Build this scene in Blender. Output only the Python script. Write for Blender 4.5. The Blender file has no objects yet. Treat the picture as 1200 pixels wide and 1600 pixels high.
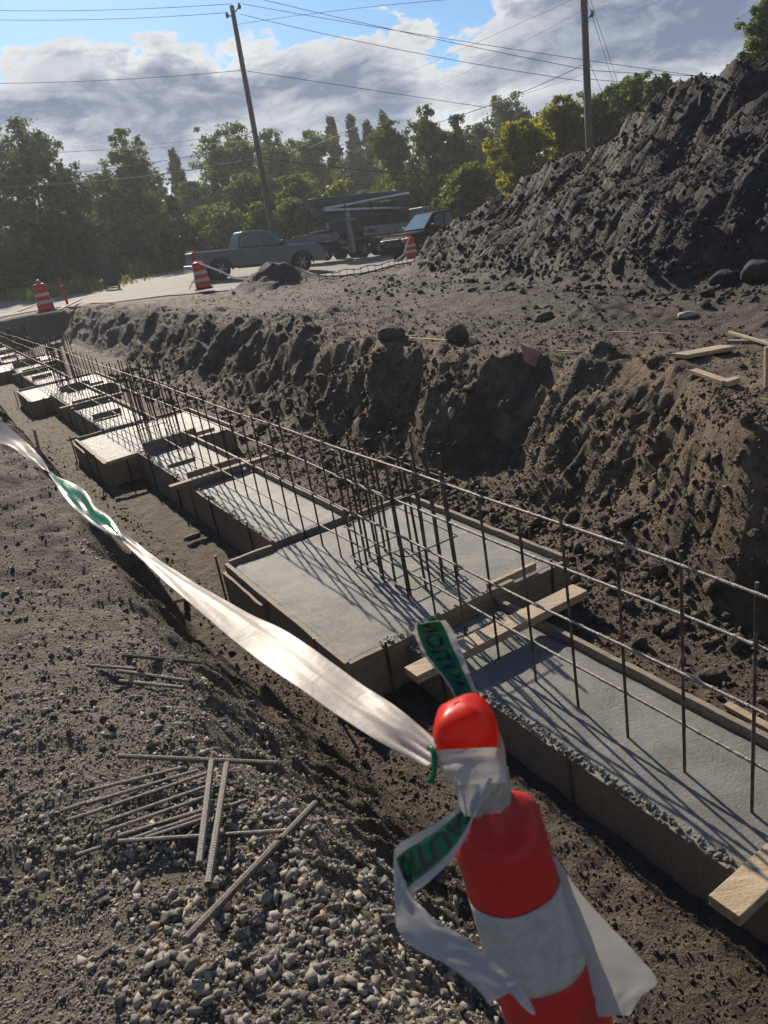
import bpy, math, random
import numpy as np
from mathutils import Vector, Matrix, Euler
C = bpy.context.scene
col = C.collection
R = math.radians
random.seed(7)
rng = np.random.default_rng(11)

# ------------------------------------------------------------------ camera
CAM = np.array([0.0, 0.0, 1.65])
F_PX, PITCH, ROLL = 1200.0, R(21.2), R(10.0)
fw = np.array([0, math.cos(PITCH), -math.sin(PITCH)])
rt0 = np.array([1.0, 0, 0]); up0 = np.cross(rt0, fw)
right = rt0*math.cos(ROLL) - up0*math.sin(ROLL)
up = rt0*math.sin(ROLL) + up0*math.cos(ROLL)
cd = bpy.data.cameras.new('camera'); cam = bpy.data.objects.new('camera', cd); col.objects.link(cam)
M = Matrix.Identity(4)
for i in range(3):
    M[i][0] = right[i]; M[i][1] = up[i]; M[i][2] = -fw[i]; M[i][3] = CAM[i]
cam.matrix_world = M
cd.sensor_fit = 'VERTICAL'; cd.sensor_height = 36; cd.lens = 27
cd.clip_start = 0.05; cd.clip_end = 6000
cd.dof.use_dof = True; cd.dof.focus_distance = 5.0; cd.dof.aperture_fstop = 9.0
C.camera = cam

# ------------------------------------------------------------------ light
SUN_EL, SUN_AZ = R(31.5), R(-17.0)           # azimuth from +Y, negative = left
sdir = np.array([math.sin(SUN_AZ)*math.cos(SUN_EL), math.cos(SUN_AZ)*math.cos(SUN_EL), math.sin(SUN_EL)])
sl = bpy.data.lights.new('sun', 'SUN'); sl.energy = 5.0; sl.angle = R(0.6); sl.color = (1.0, 0.87, 0.70)
so = bpy.data.objects.new('sun', sl); col.objects.link(so)
so.rotation_euler = Vector(-sdir).to_track_quat('-Z', 'Y').to_euler()
W = bpy.data.worlds.new('World'); C.world = W; W.use_nodes = True
C.view_settings.view_transform = 'Standard'; C.view_settings.look = 'None'
C.view_settings.exposure = 0.38; C.view_settings.gamma = 1.0

class NT:
    def __init__(s, nt): s.nt = nt; nt.nodes.clear()
    def n(s, t, **k):
        nd = s.nt.nodes.new(t)
        for a, b in k.items():
            if a.startswith('i_'):
                key = a[2:]; key = int(key) if key.isdigit() else key.replace('_', ' ')
                s.put(nd.inputs[key], b)
            else: setattr(nd, a, b)
        return nd
    def put(s, sock, v):
        if isinstance(v, bpy.types.NodeSocket): s.nt.links.new(v, sock)
        elif isinstance(v, bpy.types.Node): s.nt.links.new(v.outputs[0], sock)
        else:
            if isinstance(v, (tuple, list)) and len(v) == 3 and sock.type == 'RGBA': v = (*v, 1)
            sock.default_value = v
    def m(s, op, a, b=0.0, c=None, clamp=False):
        nd = s.nt.nodes.new('ShaderNodeMath'); nd.operation = op; nd.use_clamp = clamp
        s.put(nd.inputs[0], a); s.put(nd.inputs[1], b)
        if c is not None: s.put(nd.inputs[2], c)
        return nd.outputs[0]
    def noise(s, scale, detail=5, rough=.55, vec=None, dist=0.0):
        nd = s.n('ShaderNodeTexNoise'); s.put(nd.inputs['Scale'], scale); nd.inputs['Detail'].default_value = detail
        nd.inputs['Roughness'].default_value = rough; nd.inputs['Distortion'].default_value = dist
        if vec is not None: s.put(nd.inputs['Vector'], vec)
        return nd.outputs['Fac']
    def ramp(s, fac, stops, interp='LINEAR'):
        nd = s.n('ShaderNodeValToRGB'); s.put(nd.inputs[0], fac); cr = nd.color_ramp; cr.interpolation = interp
        while len(cr.elements) < len(stops): cr.elements.new(.5)
        for e, (p, c) in zip(cr.elements, stops):
            e.position = p; c = c if isinstance(c, (tuple, list)) else (c, c, c); e.color = (*c, 1)
        return nd.outputs['Color']
    def mix(s, f, a, b, blend='MIX'):
        nd = s.n('ShaderNodeMix', data_type='RGBA', blend_type=blend)
        s.put(nd.inputs[0], f); s.put(nd.inputs[6], a); s.put(nd.inputs[7], b)
        return nd.outputs[2]

# sky: Nishita + a bank of backlit cloud defined by direction
g = NT(W.node_tree)
sky = g.n('ShaderNodeTexSky', sky_type='NISHITA', sun_disc=False, sun_elevation=SUN_EL, sun_rotation=SUN_AZ, altitude=100, air_density=1.0, dust_density=0.6, ozone_density=3.0)
tc = g.n('ShaderNodeTexCoord'); sx = g.n('ShaderNodeSeparateXYZ', i_0=tc.outputs['Generated'])
zz = sx.outputs[2]; az = g.m('ARCTAN2', sx.outputs[0], sx.outputs[1])
el = g.m('ARCSINE', zz)
cv = g.n('ShaderNodeCombineXYZ', i_0=az, i_1=g.m('MULTIPLY', el, 2.0), i_2=3.7)
cv2 = g.n('ShaderNodeCombineXYZ', i_0=az, i_1=g.m('MULTIPLY', el, 2.8), i_2=8.4)
n1 = g.noise(5.0, 2, .5, cv, .3); n2 = g.noise(12.0, 10, .62, cv, .3); n4 = g.noise(8.0, 10, .6, cv2, .3)
# the bank's top edge wobbles round 15 degrees and climbs to the right; a few loose puffs drift above it
top = g.m('ADD', g.m('ADD', g.m('MULTIPLY', az, -.11), .184), g.m('MULTIPLY', g.m('MAXIMUM', g.m('SUBTRACT', az, .16), 0.0), .42))
bank = g.m('MULTIPLY', g.m('SUBTRACT', top, el), 7.0)
bank = g.m('MINIMUM', bank, .36); bank = g.m('MAXIMUM', bank, -.19)
wob = g.m('ADD', g.m('MULTIPLY', g.m('SUBTRACT', n1, .5), .55), g.m('MULTIPLY', g.m('SUBTRACT', n2, .5), 1.05))
d = g.m('ADD', g.m('ADD', wob, bank), .5)
# thinning under the bank, where bright gaps open low down
lowt = g.m('MULTIPLY', g.m('MAXIMUM', g.m('SUBTRACT', .125, el), 0.0), 3.4)
d = g.m('SUBTRACT', d, lowt)
maskc = g.ramp(d, [(.505, 0.0), (.575, 1.0)], 'EASE')
ccol = g.ramp(d, [(.52, (.95, .95, .95)), (.60, (.80, .82, .85)), (.70, (.42, .48, .58)), (.86, (.165, .225, .36))])
ccol = g.mix(g.m('MULTIPLY', g.ramp(n4, [(.46, 0.0), (.62, 1.0)]), .72), ccol, (.72, .745, .79))
skyc = g.mix(1.0, sky.outputs[0], (.50, .72, .92), 'MULTIPLY')
SKY = 0.082
bg1 = g.n('ShaderNodeBackground', i_Color=skyc, i_Strength=SKY)
bg2 = g.n('ShaderNodeBackground', i_Color=ccol, i_Strength=0.68)
ms = g.n('ShaderNodeMixShader', i_0=maskc, i_1=bg1, i_2=bg2)
g.n('ShaderNodeOutputWorld', i_Surface=ms)

# ------------------------------------------------------------------ haze
def glare_haze():  # added air volume, lifts the dark trees as lens glare would
    m = bpy.data.materials.new('added glare veil'); m.use_nodes = True; g = NT(m.node_tree)
    v = g.n('ShaderNodeVolumePrincipled'); v.inputs['Color'].default_value = (.86, .92, 1, 1); v.inputs['Density'].default_value = GLARE_HAZE; v.inputs['Anisotropy'].default_value = .45
    g.n('ShaderNodeOutputMaterial', i_Volume=v)
    me = bpy.data.meshes.new('glare_haze'); x, z0, z1 = 330, -3.5, 24
    me.from_pydata([(a*x, b*x, c) for c in (z0, z1) for b in (-1, 1) for a in (-1, 1)], [], [(0, 2, 3, 1), (4, 5, 7, 6), (0, 1, 5, 4), (2, 6, 7, 3), (0, 4, 6, 2), (1, 3, 7, 5)])
    me.materials.append(m); o = bpy.data.objects.new('glare_haze', me); col.objects.link(o); o['kind'] = 'stuff'; o.display_type = 'WIRE'
GLARE_HAZE = .0007
glare_haze()

# ------------------------------------------------------------------ pixel helpers (a photo pixel at a real distance -> a world point)
def ray(x, y):
    v = fw*F_PX + right*(x-600) - up*(y-800)
    return v/np.linalg.norm(v)
def atz(x, y, z=0.0):
    d = ray(x, y); return CAM + d*((z-CAM[2])/d[2])
def atd(x, y, dist): return CAM + ray(x, y)*dist
def dep(x, y, depth):                      # at that depth along the view axis
    d = ray(x, y); return CAM + d*(depth/(d@fw))

# ------------------------------------------------------------------ noise
def _h(ix, iy, seed):
    h = (ix.astype(np.int64)*374761393 + iy.astype(np.int64)*668265263 + seed*1442695041) & 0xffffffff
    h = ((h ^ (h >> 13))*1274126177) & 0xffffffff
    return ((h ^ (h >> 16)) & 0xffff)/65535.0
def pn(x, y, seed=0):
    ix = np.floor(x); iy = np.floor(y); fx = x-ix; fy = y-iy
    def gr(i, j):
        a = _h(ix+i, iy+j, seed)*2*math.pi
        return np.cos(a)*(fx-i) + np.sin(a)*(fy-j)
    u = fx**3*(fx*(fx*6-15)+10); v = fy**3*(fy*(fy*6-15)+10)
    a = gr(0, 0)*(1-u)+gr(1, 0)*u; b = gr(0, 1)*(1-u)+gr(1, 1)*u
    return (a*(1-v)+b*v)*1.5
def fbm(x, y, o=4, seed=0, gain=.5, lac=2.07):
    t = 0; a = 1.0
    for k in range(o):
        t = t + a*pn(x+17.3*k, y-9.1*k, seed+k); x = x*lac; y = y*lac; a *= gain
    return t
def ridged(x, y, o=4, seed=0, gain=.5):
    t = 0; a = 1.0
    for k in range(o):
        t = t + a*(1-2*np.abs(pn(x+5.7*k, y+3.3*k, seed+k))); x = x*2.1; y = y*2.1; a *= gain
    return t
def sst(a, b, x):
    u = np.clip((x-a)/(b-a), 0, 1); return u*u*(3-2*u)

# ------------------------------------------------------------------ trench axes
TD = np.array([-.47, .883]); TD /= np.linalg.norm(TD); TN = np.array([TD[1], -TD[0]]); TO = np.array([1.38, 2.54])
def st(x, y): return (x-TO[0])*TD[0]+(y-TO[1])*TD[1], (x-TO[0])*TN[0]+(y-TO[1])*TN[1]
def xy(s, t): return TO[0]+s*TD[0]+t*TN[0], TO[1]+s*TD[1]+t*TN[1]
def S(s, t, z=0.0):
    a, b = xy(s, t); return np.array([a, b, z])

# pile: ridge line and toe line (measured points), as functions of bearing
ridge = [((620, 425), 23, 0), ((660, 385), 22, 0), ((700, 350), 21, 0), ((760, 322), 20, 0), ((800, 312), 19.5, 0), ((850, 266), 19, 0), ((880, 246), 18.6, 0), ((920, 238), 18.3, 0), ((945, 228), 18, 0),
         ((985, 186), 17.5, 0), ((1030, 150), 17, 0), ((1070, 126), 16.7, 0), ((1110, 122), 16.3, 0), ((1150, 112), 16, 0), ((1200, 104), 15.8, 0), ((1300, 85), 15.5, 0), ((1450, 85), 15, 0)]
rp = [atd(p[0], p[1], dd) for p, dd, _ in ridge]
r_az = np.array([math.atan2(p[0], p[1]) for p in rp]); r_r = np.array([math.hypot(p[0], p[1]) for p in rp]); r_z = np.array([p[2] for p in rp])
toe = [(600, 452), (640, 447), (700, 443), (800, 446), (900, 450), (1000, 455), (1100, 447), (1200, 440), (1400, 420)]
tp = [atz(*p, 0) for p in toe]
t_az = np.array([math.atan2(p[0], p[1]) for p in tp]); t_r = np.array([math.hypot(p[0], p[1]) for p in tp])

def pile(x, y):
    a = np.arctan2(x, y); r = np.hypot(x, y)
    a2 = a + .012*pn(r*.9, a*9, 50)
    rr = np.interp(a2, r_az, r_r); rz = np.interp(a2, r_az, r_z); rb = np.interp(a2, t_az, t_r)
    rb = rb + .45*fbm(a*5, r*.25, 2, 61)
    u = (r-rb)/(rr-rb)
    front = rz*np.clip(u, 0, 1)**1.12
    front = front + .22*rz*np.sin(np.clip(u, 0, 1)*math.pi)*pn(a*7, r*.35, 66)
    back = rz - (r-rr)*.62
    z = np.where(u < 1, front, back)
    z = np.clip(z, -.0, None)*sst(r_az[0]-.02, r_az[0]+.06, a)*(1-sst(1.05, 1.4, a))
    return np.where(y > 0, z, 0.0)

mound = atz(430, 452, 0)
def road_mask_line(x, y):
    # signed distance-ish: >0 beyond the near road edge
    xs = np.array([-60, -15.15, -8.4, -5.0, -.7, 3.2, 12, 60]); ys = np.array([66, 35.9, 31.4, 28.9, 25.0, 25.6, 27, 34])
    return y - np.interp(x, xs, ys)

def H(x, y, fine=True):
    x = np.asarray(x, float); y = np.asarray(y, float)
    s, t = st(x, y)
    # broad lie of the land
    base = -.10*np.clip(x+6.5, 0, 8.5)*sst(25.5, 33.5, y)
    rd = sst(-1.5, -.2, road_mask_line(x, y))              # 1 on the road side: smooth
    far = sst(60, 90, np.hypot(x, y))
    rough = (1-rd)
    z = base.copy()
    z += rough*(.07*fbm(x*.5, y*.5, 3, 1) + .035*fbm(x*2.1, y*2.1, 3, 4))
    if fine: z += rough*(.010*fbm(x*7, y*7, 4, 7, .66) + .010*ridged(s*2.2+.3*t, t*.5+s*.1, 3, 17)*sst(-1.7, -2.3, t)*sst(1.5, 3, s) + .009*ridged(x*4.0, y*4.0, 2, 9)*sst(2.5, 3.5, t))
    z += rd*.03*fbm(x*.2, y*.2, 2, 12)
    # near left ground falls a little towards the bank
    z -= .10*sst(-2.5, -1.8, t)*(1-sst(-1.6, -1.2, t))*sst(-4, 0, s)
    # smooth the spot the camera and the gravel share
    # mounds
    z += .68*np.exp(-((x-mound[0])**2+(y-mound[1]-.9)**2)/.95)*(1+.5*fbm(x*2, y*2, 4, 14))
    for (mx, my, h, w) in ((2.95, 9.4, .20, .35), (2.35, 7.35, .13, .12), (1.2, 9.6, .12, .15), (-.6, 14.2, .18, .5), (3.6, 8.6, .07, .3)):
        z += h*np.exp(-((x-mx)**2+(y-my)**2)/(2*w*w))*(1+.3*fbm(x*3, y*3, 3, 15))
    # pile
    p = pile(x, y)
    pm = sst(.05, .5, p)
    rz_ = ridged(np.arctan2(x, y)*11+.25*pn(x*.6, y*.6, 22), np.hypot(x, y)*.22, 4, 24, .55)
    z = z + p + pm*(.12*fbm(x*.8, y*.8, 4, 20, .55) + .012*(rz_-.7) + .05*ridged(x*1.6, y*1.6, 3, 26))
    if fine: z += pm*(.075*fbm(x*2.6, y*2.6, 5, 28, .68) + .03*ridged(x*5, y*5, 3, 29))
    # trench
    w1 = fbm(s*.62+.3, t*.3, 3, 30); w2 = fbm(s*2.6, t*1.2, 3, 34)
    toeR = np.interp(s, [-3, 1, 2.2, 3, 4.7, 7, 11, 18, 33], [1.5, 1.53, 1.66, 1.84, 2.05, 2.0, 2.05, 2.4, 2.6]) + .12*w1
    rimR = np.interp(s, [-3, .5, 1.3, 2.5, 3.3, 4.05, 5.3, 7, 11.9, 18, 33], [1.95, 1.95, 2.02, 2.62, 3.08, 2.90, 2.70, 2.75, 3.5, 3.75, 3.85]) + .28*w1 + .03*w2
    nearb = sst(3.4, 1.8, s); toeL = -1.22 + .20*nearb + .06*w1 + .03*w2; creL = -1.86 - .10*nearb + .10*fbm(s*.7, 0*s, 3, 38) + .05*w2
    endw = sst(35.2, 33.6, s + .2*w1)*sst(-7.5, -6.5, s)
    floor = -1.31 + .015*fbm(x*3, y*3, 4, 40) + (.012*fbm(x*14, y*14, 3, 43) if fine else 0)
    talus = .34*sst(1.0, 1.9, t)*(.7+.5*pn(s*1.4, t*.7, 45)) * (1-.5*sst(2.0, 5.0, s)) * sst(-3, -1, s)
    floor = floor + talus
    uR = (t-toeR)/(rimR-toeR); uL = (toeL-t)/(toeL-creL)
    # gullies running down the wall
    wq = .5*pn(s*1.3, t*2.2, 71); gul = ridged(s*.95+.45*t+wq, t*.8, 4, 47, .5)*(.35+.65*sst(-.3, .5, pn(s*.45, t*.2, 72)))
    gul2 = fbm(s*4.0+1.2*t, t*1.6, 4, 52, .6)
    bell = np.clip(uR, 0, 1)*(1-np.clip(uR, 0, 1))*4
    gentle = sst(6.5, 2.5, s)
    vr = .45+.55*gentle
    uu = np.clip(uR + bell*(vr*.025*(gul-.9)+.03*gul2+.16*fbm(s*.8+7+.8*t, t*1.6, 2, 73)), 0, 1)
    prof = (.45+.40*gentle)*uu + (.55-.40*gentle)*sst(-.05, 1.02, uu)
    ul = np.clip(uL + np.clip(uL, 0, 1)*(1-np.clip(uL, 0, 1))*4*(1-.6*nearb)*(.16*gul2+.12*(gul-.9)), 0, 1)
    # the cut is between the two walls: k=1 at full depth
    k = np.where(t > 0, 1-prof, 1-((.35+.45*nearb)*ul+(.65-.45*nearb)*sst(0, 1, ul)))*endw
    k = np.where((uR >= 1) | (uL >= 1), 0, k)
    z = z*(1-k) + floor*k
    # soft lip
    lip = np.exp(-((uR-1.05)/.25)**2)*endw
    z += lip*(.06*w2+.04*gul2)
    z = z + bell*endw*(uR > 0)*(uR < 1)*.09*fbm(s*1.7+2*t, t*4.0, 3, 74)
    if fine: z += bell*endw*(.045*fbm(s*6+1.5*t, t*5, 5, 55, .70)+.018*ridged(s*5+3*t, t*4.5, 3, 56))*(uR > 0)*(uR < 1)
    # cut under near-left: rough soil on the bank
    bl = np.clip(uL, 0, 1)*(1-np.clip(uL, 0, 1))*4*endw
    z += bl*(1-.75*nearb)*(.13*fbm(s*1.6, t*2.5, 3, 57)) + .10*sst(-2.9, -2.2, t)*sst(-1.6, -1.95, t)*fbm(s*1.3, t*1.5, 3, 59)*sst(1.6, 3.0, s)*endw
    if fine: z += bl*.05*fbm(s*8, t*8, 3, 58, .65)
    return z
def h1(x, y): return float(H(np.array([x]), np.array([y]))[0])

# ------------------------------------------------------------------ object helpers
def tag(o, label=None, cat=None, group=None, kind=None):
    if label: o['label'] = label
    if cat: o['category'] = cat
    if group: o['group'] = group
    if kind: o['kind'] = kind
    return o
def thing(name, label, cat, loc=(0, 0, 0), rot=(0, 0, 0), group=None):
    o = bpy.data.objects.new(name, None); col.objects.link(o); o.location = loc; o.rotation_euler = rot
    o.empty_display_size = .1
    return tag(o, label, cat, group)
class MB:
    def __init__(s): s.v = []; s.f = []; s.n = 0
    def add(s, V, Fc):
        V = np.asarray(V, float); s.v.append(V)
        for f in Fc: s.f.append([i+s.n for i in f])
        s.n += len(V); return s
    def box(s, c, size, rot=None, taper=None):
        c = np.asarray(c, float); h = np.asarray(size, float)/2
        V = np.array([[a*h[0], b*h[1], d*h[2]] for d in (-1, 1) for b in (-1, 1) for a in (-1, 1)])
        if taper: V[4:, :2] *= taper
        if rot is not None: V = V@np.array(rot if not isinstance(rot, Euler) else rot.to_matrix()).T
        return s.add(V+c, [(0, 2, 3, 1), (4, 5, 7, 6), (0, 1, 5, 4), (2, 6, 7, 3), (0, 4, 6, 2), (1, 3, 7, 5)])
    def bar(s, a, b, w, h, upv=(0, 0, 1)):      # board from a to b
        a = np.asarray(a, float); b = np.asarray(b, float); d = b-a; L = np.linalg.norm(d); d /= L
        sd = np.cross(d, upv); sd /= np.linalg.norm(sd); u = np.cross(sd, d)
        return s.box((a+b)/2, (L, w, h), np.array([d, sd, u]).T)
    def tube(s, P, r, n=8, cap=True):
        P = np.asarray(P, float); m = len(P); r = np.broadcast_to(np.asarray(r, float), (m,))
        T = np.gradient(P, axis=0); T /= np.linalg.norm(T, axis=1)[:, None]
        ref = np.array([0, 0, 1.0]) if abs(T[0][2]) < .9 else np.array([1.0, 0, 0])
        A = np.cross(T, ref); A /= np.linalg.norm(A, axis=1)[:, None]; B = np.cross(T, A)
        an = np.arange(n)*2*math.pi/n
        V = P[:, None]+r[:, None, None]*(A[:, None]*np.cos(an)[None, :, None]+B[:, None]*np.sin(an)[None, :, None])
        F_ = [(i*n+j, i*n+(j+1) % n, (i+1)*n+(j+1) % n, (i+1)*n+j) for i in range(m-1) for j in range(n)]
        if cap: F_ += [tuple(range(n-1, -1, -1)), tuple((m-1)*n+j for j in range(n))]
        return s.add(V.reshape(-1, 3), F_)
    def lathe(s, prof, n=24, c=(0, 0, 0), R3=None, sq=None):
        prof = np.asarray(prof, float); an = np.arange(n)*2*math.pi/n; m = len(prof)
        V = np.stack([prof[:, 0][:, None]*np.cos(an), prof[:, 0][:, None]*np.sin(an), np.repeat(prof[:, 1][:, None], n, 1)], -1).reshape(-1, 3)
        if R3 is not None: V = V@np.asarray(R3).T
        F_ = [(i*n+j, i*n+(j+1) % n, (i+1)*n+(j+1) % n, (i+1)*n+j) for i in range(m-1) for j in range(n)]
        F_ += [tuple(range(n-1, -1, -1)), tuple((m-1)*n+j for j in range(n))]
        return s.add(V+np.asarray(c), F_)
    def prism(s, poly, y0, y1, axis=1, inset=0.0):       # polygon in (x,z) extruded in y
        poly = [tuple(p) for p in poly]; n = len(poly)
        V = [(p[0], y0, p[1]) for p in poly]+[(p[0], y1, p[1]) for p in poly]
        F_ = [tuple(range(n)), tuple(range(2*n-1, n-1, -1))]+[(i, i+n, (i+1) % n+n, (i+1) % n) for i in range(n)]
        return s.add(V, F_)
    def build(s, name, mat, parent=None, smooth=False, local=True, bevel=0, seg=2):
        V = np.concatenate(s.v) if s.v else np.zeros((0, 3))
        return mk(name, V, s.f, mat, parent, smooth, local, bevel, seg)
def mk(name, V, Fc, mat, parent=None, smooth=False, local=True, bevel=0, seg=2):
    V = np.asarray(V, float)
    if parent is not None and not local:
        Mi = np.array((Matrix.LocRotScale(parent.location, parent.rotation_euler, parent.scale)).inverted())
        V = V@Mi[:3, :3].T+Mi[:3, 3]
    me = bpy.data.meshes.new(name)
    if isinstance(Fc, np.ndarray):
        k = Fc.shape[1]; me.vertices.add(len(V)); me.vertices.foreach_set('co', V.astype(np.float32).ravel())
        me.loops.add(Fc.size); me.loops.foreach_set('vertex_index', Fc.astype(np.int32).ravel())
        me.polygons.add(len(Fc)); me.polygons.foreach_set('loop_start', np.arange(len(Fc), dtype=np.int32)*k)
        me.update(calc_edges=True)
    else: me.from_pydata(V.tolist(), [], Fc); me.update()
    if smooth: me.polygons.foreach_set('use_smooth', np.ones(len(me.polygons), bool))
    if mat: me.materials.append(mat)
    o = bpy.data.objects.new(name, me); col.objects.link(o)
    if parent is not None: o.parent = parent
    if bevel:
        b = o.modifiers.new('bevel', 'BEVEL'); b.width = bevel; b.segments = seg; b.limit_method = 'ANGLE'; b.angle_limit = R(35)
    return o
def copy_tree(o, parent=None):
    c = o.copy(); col.objects.link(c); c.parent = parent
    for ch in list(o.children): copy_tree(ch, c)
    return c

# ------------------------------------------------------------------ materials
def M_(name): m = bpy.data.materials.new(name); m.use_nodes = True; return m, NT(m.node_tree)
def simple(name, c, rough=.6, metal=0.0, var=.15, scale=6, bump=0.0, bscale=40, spec=.5, c2=None, coat=0.0, trans=0.0, thr=(.35, .7)):
    m, g = M_(name); tc = g.n('ShaderNodeTexCoord'); v = tc.outputs['Object']
    n = g.noise(scale, 6, .6, v)
    c2 = c2 or tuple(x*(1-var) for x in c); c1 = c if c2 is not None else c
    cc = g.ramp(n, [(thr[0], c2), (thr[1], c1)])
    b = g.n('ShaderNodeBsdfPrincipled', i_Base_Color=cc, i_Roughness=rough, i_Metallic=metal)
    b.inputs['Specular IOR Level'].default_value = spec
    if coat: b.inputs['Coat Weight'].default_value = coat; b.inputs['Coat Roughness'].default_value = .05
    if trans: b.inputs['Transmission Weight'].default_value = trans
    if bump:
        bn = g.n('ShaderNodeBump', i_Strength=bump, i_Distance=.02, i_Height=g.noise(bscale, 5, .6, v)); g.put(b.inputs['Normal'], bn)
    g.n('ShaderNodeOutputMaterial', i_Surface=b); return m

def dirt_mat(name, tones, warm, bscale=1.0, spec=.3, gravel=False, pile_=False):
    m, g = M_(name); geo = g.n('ShaderNodeNewGeometry'); P = geo.outputs['Position']
    n1 = g.noise(1.1, 6, .6, P); n2 = g.noise(7.0, 7, .65, P); n3 = g.noise(55, 4, .6, P)
    c = g.ramp(n2, [(.30, tones[0]), (.52, tones[1]), (.74, tones[2])])
    c = g.mix(g.m('MULTIPLY', g.ramp(n1, [(.48, 0.0), (.68, 1.0)]), .65), c, warm)
    c = g.mix(g.ramp(n3, [(.62, 0.0), (.72, .55)]), c, tuple(x*1.9 for x in tones[2]))
    vo = g.n('ShaderNodeTexVoronoi', i_Scale=38.0*bscale, i_Vector=P)
    vo2 = g.n('ShaderNodeTexVoronoi', i_Scale=120.0*bscale, i_Vector=P)
    hgt = g.m('ADD', g.m('ADD', g.m('MULTIPLY', n2, .9), g.m('MULTIPLY', n3, .35)), g.m('ADD', g.m('MULTIPLY', g.m('SUBTRACT', .5, vo.outputs['Distance']), .30), g.m('MULTIPLY', g.m('SUBTRACT', .5, vo2.outputs['Distance']), .12)))
    bn = g.n('ShaderNodeBump', i_Strength=.9, i_Distance=.05, i_Height=hgt)
    b = g.n('ShaderNodeBsdfPrincipled', i_Base_Color=c, i_Roughness=.82, i_Normal=bn)
    b.inputs['Specular IOR Level'].default_value = spec
    g.n('ShaderNodeOutputMaterial', i_Surface=b); return m

def terrain_mat():
    m, g = M_('excavated soil'); geo = g.n('ShaderNodeNewGeometry'); P = geo.outputs['Position']
    at = g.n('ShaderNodeAttribute', attribute_name='zone', attribute_type='GEOMETRY'); sp = g.n('ShaderNodeSeparateXYZ', i_0=at.outputs['Vector'])
    gravel, wall, pl = sp.outputs[0], sp.outputs[1], sp.outputs[2]
    n1 = g.noise(.8, 6, .6, P); n2 = g.noise(6.0, 8, .66, P); n3 = g.noise(60, 4, .6, P); n4 = g.noise(2.6, 5, .6, P)
    c = g.ramp(n2, [(.30, (.050, .040, .030)), (.50, (.112, .092, .068)), (.72, (.200, .166, .122))])
    c = g.mix(g.m('MULTIPLY', g.ramp(n1, [(.45, 0.0), (.66, 1.0)]), .55), c, (.115, .080, .050))
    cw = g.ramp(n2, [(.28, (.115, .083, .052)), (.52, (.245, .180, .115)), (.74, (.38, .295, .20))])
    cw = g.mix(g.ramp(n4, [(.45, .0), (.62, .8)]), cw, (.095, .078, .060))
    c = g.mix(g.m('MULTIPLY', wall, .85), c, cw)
    cp = g.ramp(n2, [(.30, (.030, .029, .032)), (.52, (.054, .051, .053)), (.74, (.095, .086, .081))])
    cp = g.mix(g.ramp(n1, [(.50, 0.0), (.66, .7)]), cp, (.095, .070, .050))
    c = g.mix(pl, c, cp)
    cg = g.ramp(g.noise(24, 5, .7, P), [(.3, (.12, .10, .075)), (.5, (.22, .19, .148)), (.72, (.34, .30, .24))])
    c = g.mix(g.m('MULTIPLY', gravel, .9), c, cg)  # gravel dust tone, with lens glare lightened into the colour
    c = g.mix(g.ramp(n3, [(.64, 0.0), (.74, .5)]), c, (.24, .21, .17))
    pw = g.n('ShaderNodeVectorMath', operation='ADD'); g.put(pw.inputs[0], P); nz = g.n('ShaderNodeTexNoise', i_Scale=20.0, i_Detail=3.0); g.put(nz.inputs['Vector'], P); sc = g.n('ShaderNodeVectorMath', operation='SCALE'); g.put(sc.inputs[0], nz.outputs['Color']); sc.inputs['Scale'].default_value = .05; g.put(pw.inputs[1], sc.outputs[0])
    vo = g.n('ShaderNodeTexVoronoi', i_Scale=46.0, i_Vector=pw.outputs[0]); vo2 = g.n('ShaderNodeTexVoronoi', i_Scale=150.0, i_Vector=pw.outputs[0])
    a = g.m('ADD', g.m('MULTIPLY', n2, .9), g.m('MULTIPLY', g.noise(85, 6, .75, P), .55))
    b_ = g.m('ADD', g.m('MULTIPLY', g.m('SUBTRACT', .5, vo.outputs['Distance']), .36), g.m('MULTIPLY', g.m('SUBTRACT', .5, vo2.outputs['Distance']), .14))
    bn = g.n('ShaderNodeBump', i_Strength=1.0, i_Distance=.06, i_Height=g.m('ADD', a, b_))
    b = g.n('ShaderNodeBsdfPrincipled', i_Base_Color=c, i_Roughness=.78, i_Normal=bn)
    b.inputs['Specular IOR Level'].default_value = .35
    g.n('ShaderNodeOutputMaterial', i_Surface=b); return m

def stone_mat(name, ramp, rough=.75, spec=.4):
    m, g = M_(name); geo = g.n('ShaderNodeNewGeometry'); P = geo.outputs['Position']
    c = g.ramp(geo.outputs['Random Per Island'], ramp)
    c = g.mix(g.m('MULTIPLY', g.noise(40, 4, .6, P), .7), c, g.mix(1.0, c, (.45, .43, .40), 'MULTIPLY'))
    bn = g.n('ShaderNodeBump', i_Strength=.6, i_Distance=.01, i_Height=g.noise(110, 5, .65, P))
    b = g.n('ShaderNodeBsdfPrincipled', i_Base_Color=c, i_Roughness=rough, i_Normal=bn); b.inputs['Specular IOR Level'].default_value = spec
    g.n('ShaderNodeOutputMaterial', i_Surface=b); return m

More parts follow.
